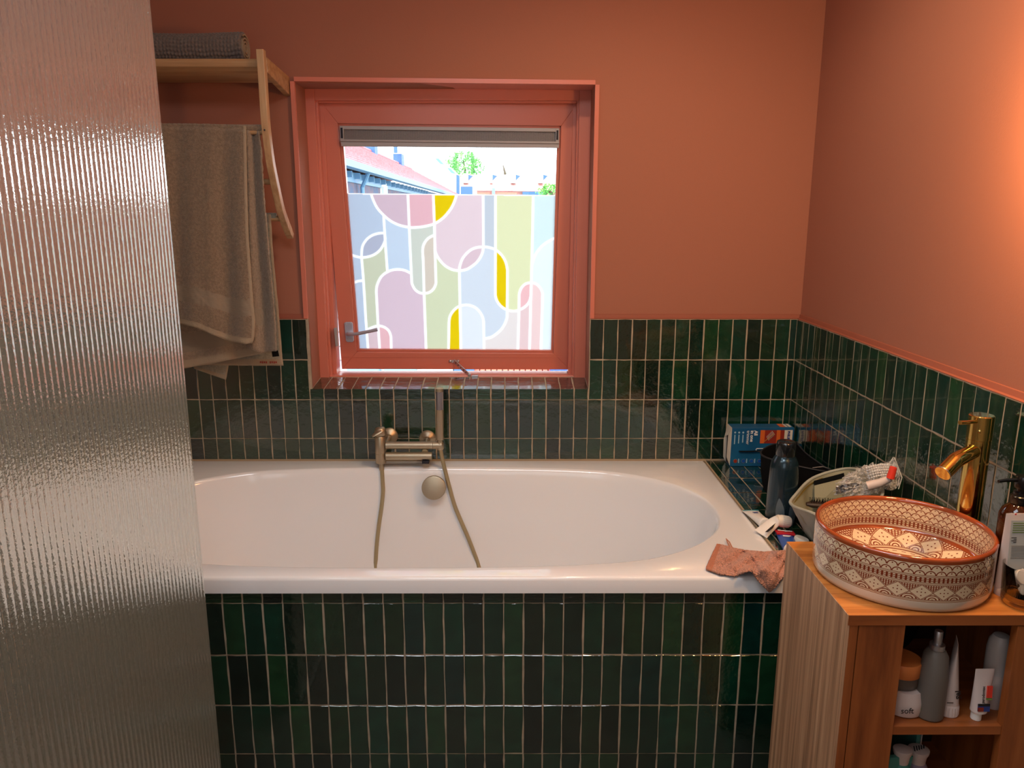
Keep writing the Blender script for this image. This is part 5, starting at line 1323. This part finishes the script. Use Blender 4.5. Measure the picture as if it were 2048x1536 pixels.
b = MB(); b.loft([[Vector((xc - wT*.30, TY2 - .0040, zt4 - .012)), Vector((xc + wT*.48, TY2 - .0040, zt4 - .012)), Vector((xc + wT*.40, TY2 - .0132, VZ + .030)), Vector((xc - wT*.28, TY2 - .0132, VZ + .030))], [Vector((xc - wT*.30, TY2 - .0046, zt4 - .012)), Vector((xc + wT*.48, TY2 - .0046, zt4 - .012)), Vector((xc + wT*.40, TY2 - .0140, VZ + .030)), Vector((xc - wT*.28, TY2 - .0140, VZ + .030))]])
b.build('back_label', M['grey_label'], ft)
def lab(x0, x1, z, h, m): 
    q = (zt4 - .012 - z) / (zt4 - .012 - VZ - .03); yy = TY2 - .0048 - q * .0094
    MB().box((xc + x0*wT, yy - .0004, z), (xc + x1*wT, yy, z + h)).build('small_print', m, ft)
for k in range(5): lab(-.22, .42, zt4 - .018 - k*.0045, .0014, M['green_print'])
for k in range(4): lab(-.24 + .1*(k % 2), -.02, zt4 - .046 - k*.003, .001, M['ink_black'])
for k in range(9): lab(-.2, .40, zt4 - .062 - k*.003, .0009, M['steel'])
for k in range(7): lab(-.20 + k*.04, -.185 + k*.04, VZ + .034, .012, M['ink_black'])
MB().box((xc - .006, TY2 - .0012, zt4 - .006), (xc - .003, TY2 - .0006, zt4)).build('red_mark', M['red'], ft)

# glass tumbler with small brushes
TC = Vector((.958, -1.400, VZ))
tb_ = thing('tumbler', 'clear glass tumbler at the front right corner of the cabinet', 'glass', TC)
TT = Matrix.Translation(TC)
MB().lathe([(.0005, .0), (.030, .0), (.0335, .003), (.0350, .010), (.0385, .076), (.0385, .0775), (.0370, .0778), (.0365, .076), (.0325, .012), (.028, .008), (.0005, .0075)], TT, 40, caps=False).build('glass_body', M['tumbler'], tb_, smooth=True, angle=60)
rb = random.Random(21)
for k in range(5):
    a = rb.uniform(0, 2*PI); q0 = TC + Vector((.018*math.cos(a), .018*math.sin(a), .011)); q1 = TC + Vector((-.016*math.cos(a + .4), -.016*math.sin(a + .4), .040 + .006*k))
    fp = thing('dental_pick', 'one of the white plastic dental picks inside the glass tumbler', 'dental pick', q0, 'dental picks in the tumbler')
    MB().tube([q0, q0.lerp(q1, .5) + Vector((.002, 0, 0)), q1], [.0042, .0034, .0022], 10).build('handle', M['white_plastic'], fp, smooth=True)
    MB().tube([q1, q1 + Vector((.004, 0, .004)), q1 + Vector((.003, 0, .010)), q1 + Vector((-.003, 0, .011))], .0012, 8).build('pick_fork', M['white_plastic'], fp, smooth=True)
gp_ = thing('dental_floss', 'small round pale container resting in the top of the tumbler', 'container', TC + Vector((-.012, 0, .05)))
MB().lathe([(.013, -.004), (.014, -.003), (.014, .003), (.013, .004), (.0005, .004)], frame(TC + Vector((-.010, -.004, .056)), (1, .2, 0), (0, .5, .9)), 24).build('round_case', M['clear_cap'], gp_, smooth=True, angle=40)

# ------------------------------------------------------------------ things inside the cabinet
SZ = .521
def place(u, v, r, z): p = at(u, v, z=z); return Vector((p.x, p.y + r, z))
def hgt(c, u, v): return at(u, v, y=c.y).z - c.z
c = place(1804, 1441, .041, SZ); c.x = at(1843, 1415, y=c.y).x - .041
H1 = .050
jr = thing('cream_jar', 'round rosy white jar reading soft on the upper shelf, under the orange lidded jar', 'jar', c)
MB().lathe([(.032, 0), (.0375, .003), (.041, .018), (.0405, .032), (.036, H1 + .002), (.0005, H1 + .002)], Matrix.Translation(c), 36).build('jar_body', M['rose_tube'], jr, smooth=True)
fr_ = frame(c + Vector((-.001, -.0418, .022)), (1, 0, 0), (0, 0, 1))
text('soft', .0165, frame(c + Vector((-.010, -.0418, .021)), (1, .02, 0), (0, .05, 1)), M['ink_black'], jr)
b = MB(); 
for k in range(6):
    a0, a1 = -PI/2 + .45 + k*.10, -PI/2 + .45 + (k+1)*.10
    b.add([c + Vector((.0416*math.cos(a), .0416*math.sin(a), z)) for a, z in ((a0, .019), (a1, .0195), (a1, .0275), (a0, .027))], [(0, 1, 2, 3)])
b.build('green_band', M['green_print'], jr)
c2 = c + Vector((-.006, .004, H1 + .002)); c2.x = at(1838, 1340, y=c2.y).x - .0355
j2 = thing('lidded_jar', 'smoky jar with an orange lid standing on the white jar', 'jar', c2)
H2 = .026
MB().lathe([(.028, 0), (.032, .003), (.0335, .012), (.0335, H2), (.0005, H2)], Matrix.Translation(c2), 36).build('jar_body', M['smoke'], j2, smooth=True, angle=50)
MB().lathe([(.0350, H2 + .0005), (.0355, H2 + .001), (.0355, H2 + .027), (.0345, H2 + .0285), (.0005, H2 + .0285)], Matrix.Translation(c2), 40).build('lid', M['orange_lid'], j2, smooth=True, angle=50)
c = place(1871, 1447, .0262, SZ)
H4, H5, H6 = hgt(c, 1870, 1300), hgt(c, 1876, 1288), hgt(c, 1880, 1262)
sb = thing('spray_bottle', 'tall grey frosted spray bottle in the middle of the upper shelf', 'bottle', c)
MB().lathe([(.022, 0), (.0258, .004), (.0262, .03), (.0258, H4*.6), (.022, H4*.93), (.016, H4 + .002), (.0120, H4 + .004), (.0005, H4 + .004)], Matrix.Translation(c), 32).build('bottle_body', M['frost_grey'], sb, smooth=True)
MB().lathe([(.0125, H4 + .003), (.0135, H4 + .004), (.0135, H4 + .007), (.0128, H4 + .0075), (.0135, H4 + .008), (.0135, H5 + .001), (.0075, H5 + .002), (.0075, H6), (.0068, H6 + .001), (.0005, H6 + .001)], Matrix.Translation(c), 28).build('spray_top', M['steel'], sb, smooth=True, angle=40)
c = place(1905, 1437, .0175, SZ); H7 = hgt(c, 1912, 1285); H7 = min(H7, .196)
wt = thing('gel_tube', 'white tube with ribbed cap standing upside down beside the grey spray bottle', 'tube', c)
MB().lathe([(.0165, 0), (.0182, .002), (.0178, .022), (.0165, .024), (.0005, .024)], Matrix.Translation(c), 30).build('cap', M['rose_tube'], wt, smooth=True, angle=40)
for k in range(22): a = 2*PI*k/22; MB().tube([c + Vector((.0181*math.cos(a), .0181*math.sin(a), .003)), c + Vector((.0177*math.cos(a), .0177*math.sin(a), .021))], .0007, 5).build('rib', M['rose_tube'], wt)
loops = []
for k in range(15):
    q = k/14; z = c.z + .024 + (H7 - .024) * q; aa = .0165 + .0035*q; bb2 = .0160 * (1-q)**.85 + .0008; an = 1.15
    loops.append([Vector((c.x + .006*q + aa*math.cos(2*PI*j/24)*math.cos(an) - bb2*math.sin(2*PI*j/24)*math.sin(an), c.y + .01*q + aa*math.cos(2*PI*j/24)*math.sin(an) + bb2*math.sin(2*PI*j/24)*math.cos(an), z)) for j in range(24)])
MB().loft(loops).build('tube_body', M['rose_tube'], wt, smooth=True, angle=60)
text('gel', .016, frame(c + Vector((.003, -.0190, .052)), (.03, .05, 1), (-1, -.1, 0)), M['ink_black'], wt, bold=.0003)
MB().box((c.x - .014, c.y - .0170, c.z + .033), (c.x - .002, c.y - .0163, c.z + .0342)).build('dark_rule', M['ink_black'], wt)
c = place(1957, 1443, .0095, SZ)
pt_ = thing('gum_paste_tube', 'small white tube with dark red print standing on its cap, rightmost on the shelf', 'tube', c)
MB().lathe([(.0085, 0), (.0095, .001), (.0092, .018), (.0005, .018)], Matrix.Translation(c), 24).build('cap', M['white_tube'], pt_, smooth=True, angle=40)
H8 = hgt(c, 1970, 1341); loops = []
for k in range(13):
    q = k/12; z = c.z + .018 + (H8 - .018) * q; aa = .0150 + .0035*q; bb2 = .0125 * (1-q)**.8 + .0007
    loops.append([Vector((c.x + .003 + .006*q + aa*math.cos(2*PI*j/24), c.y + .006*q + bb2*math.sin(2*PI*j/24), z)) for j in range(24)])
MB().loft(loops).build('tube_body', M['rose_tube'], pt_, smooth=True, angle=60)
def ptp(x0, x1, z0, z1, m, name='printed_block'):
    q0, q1 = z0 / H8, z1 / H8; y0 = c.y + .006*q0 - .0125*(1-max(0,(q0-.16)/.84))**.8 - .0030; y1 = c.y + .006*q1 - .0125*(1-max(0,(q1-.16)/.84))**.8 - .0030
    MB().loft([[Vector((c.x + .003 + .006*q0 + x0, y0, c.z + z0)), Vector((c.x + .003 + .006*q0 + x1, y0, c.z + z0)), Vector((c.x + .003 + .006*q1 + x1, y1, c.z + z1)), Vector((c.x + .003 + .006*q1 + x0, y1, c.z + z1))], [p + Vector((0, .002, 0)) for p in [Vector((c.x + .003 + .006*q0 + x0, y0, c.z + z0)), Vector((c.x + .003 + .006*q0 + x1, y0, c.z + z0)), Vector((c.x + .003 + .006*q1 + x1, y1, c.z + z1)), Vector((c.x + .003 + .006*q1 + x0, y1, c.z + z1))]]]).build(name, m, pt_)
ptp(-.0105, .0115, .024, .034, M['ink_blue']); ptp(-.0105, .0115, .034, .038, M['ink_black']); ptp(-.0105, .0, .024, .032, M['red_print'])
for k in range(5): ptp(.004 + .0022*k, .0054 + .0022*k, .050, .072, M['coral'])
ptp(.004, .0145, .046, .0485, M['green_print'])
text('parodontax', .0072, frame((c.x - .0005, c.y - .0135, c.z + .060), (0, .13, 1), (-1, 0, 0)), M['ink_black'], pt_, bold=.0002)
cdo = place(1985, 1430, .0215, SZ); 
cdo = Vector((at(1984, 1400, y=c.y + .045).x, c.y + .045, SZ)); H9 = hgt(cdo, 1975, 1268)
do = thing('deodorant', 'white deodorant with a large translucent domed cap behind the small tube', 'deodorant', cdo)
H9 = min(H9, .175)
MB().lathe([(.020, 0), (.022, .003), (.022, H9*.48), (.0005, H9*.48)], Matrix.Translation(cdo), 28).build('body', M['rose_tube'], do, smooth=True, angle=40)
MB().lathe([(.0225, H9*.48), (.0225, H9*.8), (.020, H9*.92), (.014, H9*.985), (.0005, H9)], Matrix.Translation(cdo), 28).build('domed_cap', M['clear_cap'], do, smooth=True)
MB().lathe([(.017, H9*.5), (.016, H9*.82), (.010, H9*.9), (.0005, H9*.9)], Matrix.Translation(cdo), 20).build('stick', M['rose_tube'], do, smooth=True)
# soft dark things at the back
def clump(name, lbl, cat, c, sx_, sy_, sz_, m, seed, z0=None):
    rnd = random.Random(seed); ph = [rnd.uniform(0, 6) for _ in range(6)]
    def f(s, t):
        a, q = 2*PI*s, PI*(t - .5); n = 1 + .12*math.sin(3*a + ph[0] + 2*q) + .08*math.sin(7*a + ph[1]) * math.cos(4*q + ph[2])
        p = Vector((c[0] + sx_*n*math.cos(q)*math.cos(a), c[1] + sy_*n*math.cos(q)*math.sin(a), c[2] + sz_*(1 + .1*math.sin(5*a + ph[3]))*math.sin(q)))
        if z0 is not None: p.z = max(p.z, z0)
        return p
    o = MB().grid(f, 36, 20).build(name, m, None, smooth=True); return tag(o, lbl, cat)
clump('wash_bag', 'black wash bag bunched at the back of the upper shelf', 'bag', (.842, -1.195, .635), .055, .045, .085, M['black_cloth'], 4, SZ + .001)
clump('folded_cloth', 'blue grey cloth bundle high at the back right of the upper shelf', 'cloth', (.895, -1.20, .685), .028, .04, .030, M['blue_cloth'], 6)
clump('cotton_bag', 'dull lilac soft bag behind the orange lidded jar', 'bag', (.772, -1.19, .640), .030, .04, .060, M['lilac_cloth'], 8)
# lower compartment
c = Vector((at(1808, 1500, y=-1.40).x, -1.395, .253)); Hc = at(1808, 1497, y=-1.405).z
for nm, lb_, uu, yy, vv, rr_, m_, body in (('flip_cap_bottle', 'bottle with an oval white flip cap on the lower shelf, left one', 1806, -1.385, 1497, .0150, M['rose_tube'], M['teal_card']), ('ribbed_cap_bottle', 'bottle with a ribbed white cap on the lower shelf, right one', 1838, -1.355, 1497, .0170, M['rose_tube'], M['lilac_cloth'])):
    p = at(uu, vv, y=yy); t = thing(nm, lb_, 'bottle', (p.x, yy, .253)); T0 = Matrix.Translation((p.x, yy, 0))
    MB().lathe([(rr_*1.1, .2535), (rr_*1.25, .258), (rr_*1.25, p.z - .05), (rr_*.9, p.z - .034), (rr_*.8, p.z - .030), (.0005, p.z - .030)], T0, 28, sx=1.15).build('bottle_body', body, t, smooth=True, angle=50)
    MB().lathe([(rr_*.80, p.z - .030), (rr_*.90, p.z - .014), (rr_*1.06, p.z - .008), (rr_*1.1, p.z - .001), (rr_, p.z), (.0005, p.z)], T0, 28, sx=1.1).build('cap', m_, t, smooth=True, angle=40)
    if 'ribbed' in nm:
        for k in range(5): MB().tube([(p.x - .012 + .0055*k, yy - .008 + .002*k, p.z + .0005), (p.x - .007 + .0055*k, yy + .006 + .001*k, p.z + .0005)], .0012, 6).build('groove', M['ink_black'], t)
tc1 = MB().box((0, 0, 0), (.055, .010, .17), M=Matrix.Translation((.728, -1.405, .2535)) @ Matrix.Rotation(.25, 4, 'Z') @ Matrix.Rotation(.12, 4, 'Y')).build('card_pack', M['teal_card'], None, bevel=.001); tag(tc1, 'teal card pack leaning in the left corner of the lower shelf', 'pack')
tc2 = thing('teal_box', 'thin teal boxed packet standing on edge at the back of the lower shelf', 'box', (.86, -1.30, .2535))
MB().box((.842, -1.32, .2535), (.850, -1.20, .475)).build('carton', M['teal_card'], tc2, bevel=.001); MB().box((.800, -1.215, .2535), (.842, -1.20, .47)).build('carton_flap', M['teal_card'], tc2, bevel=.001)
MB().box((.851, -1.321, .2535), (.853, -1.20, .47)).build('clear_sleeve', M['clear_cap'], tc2)
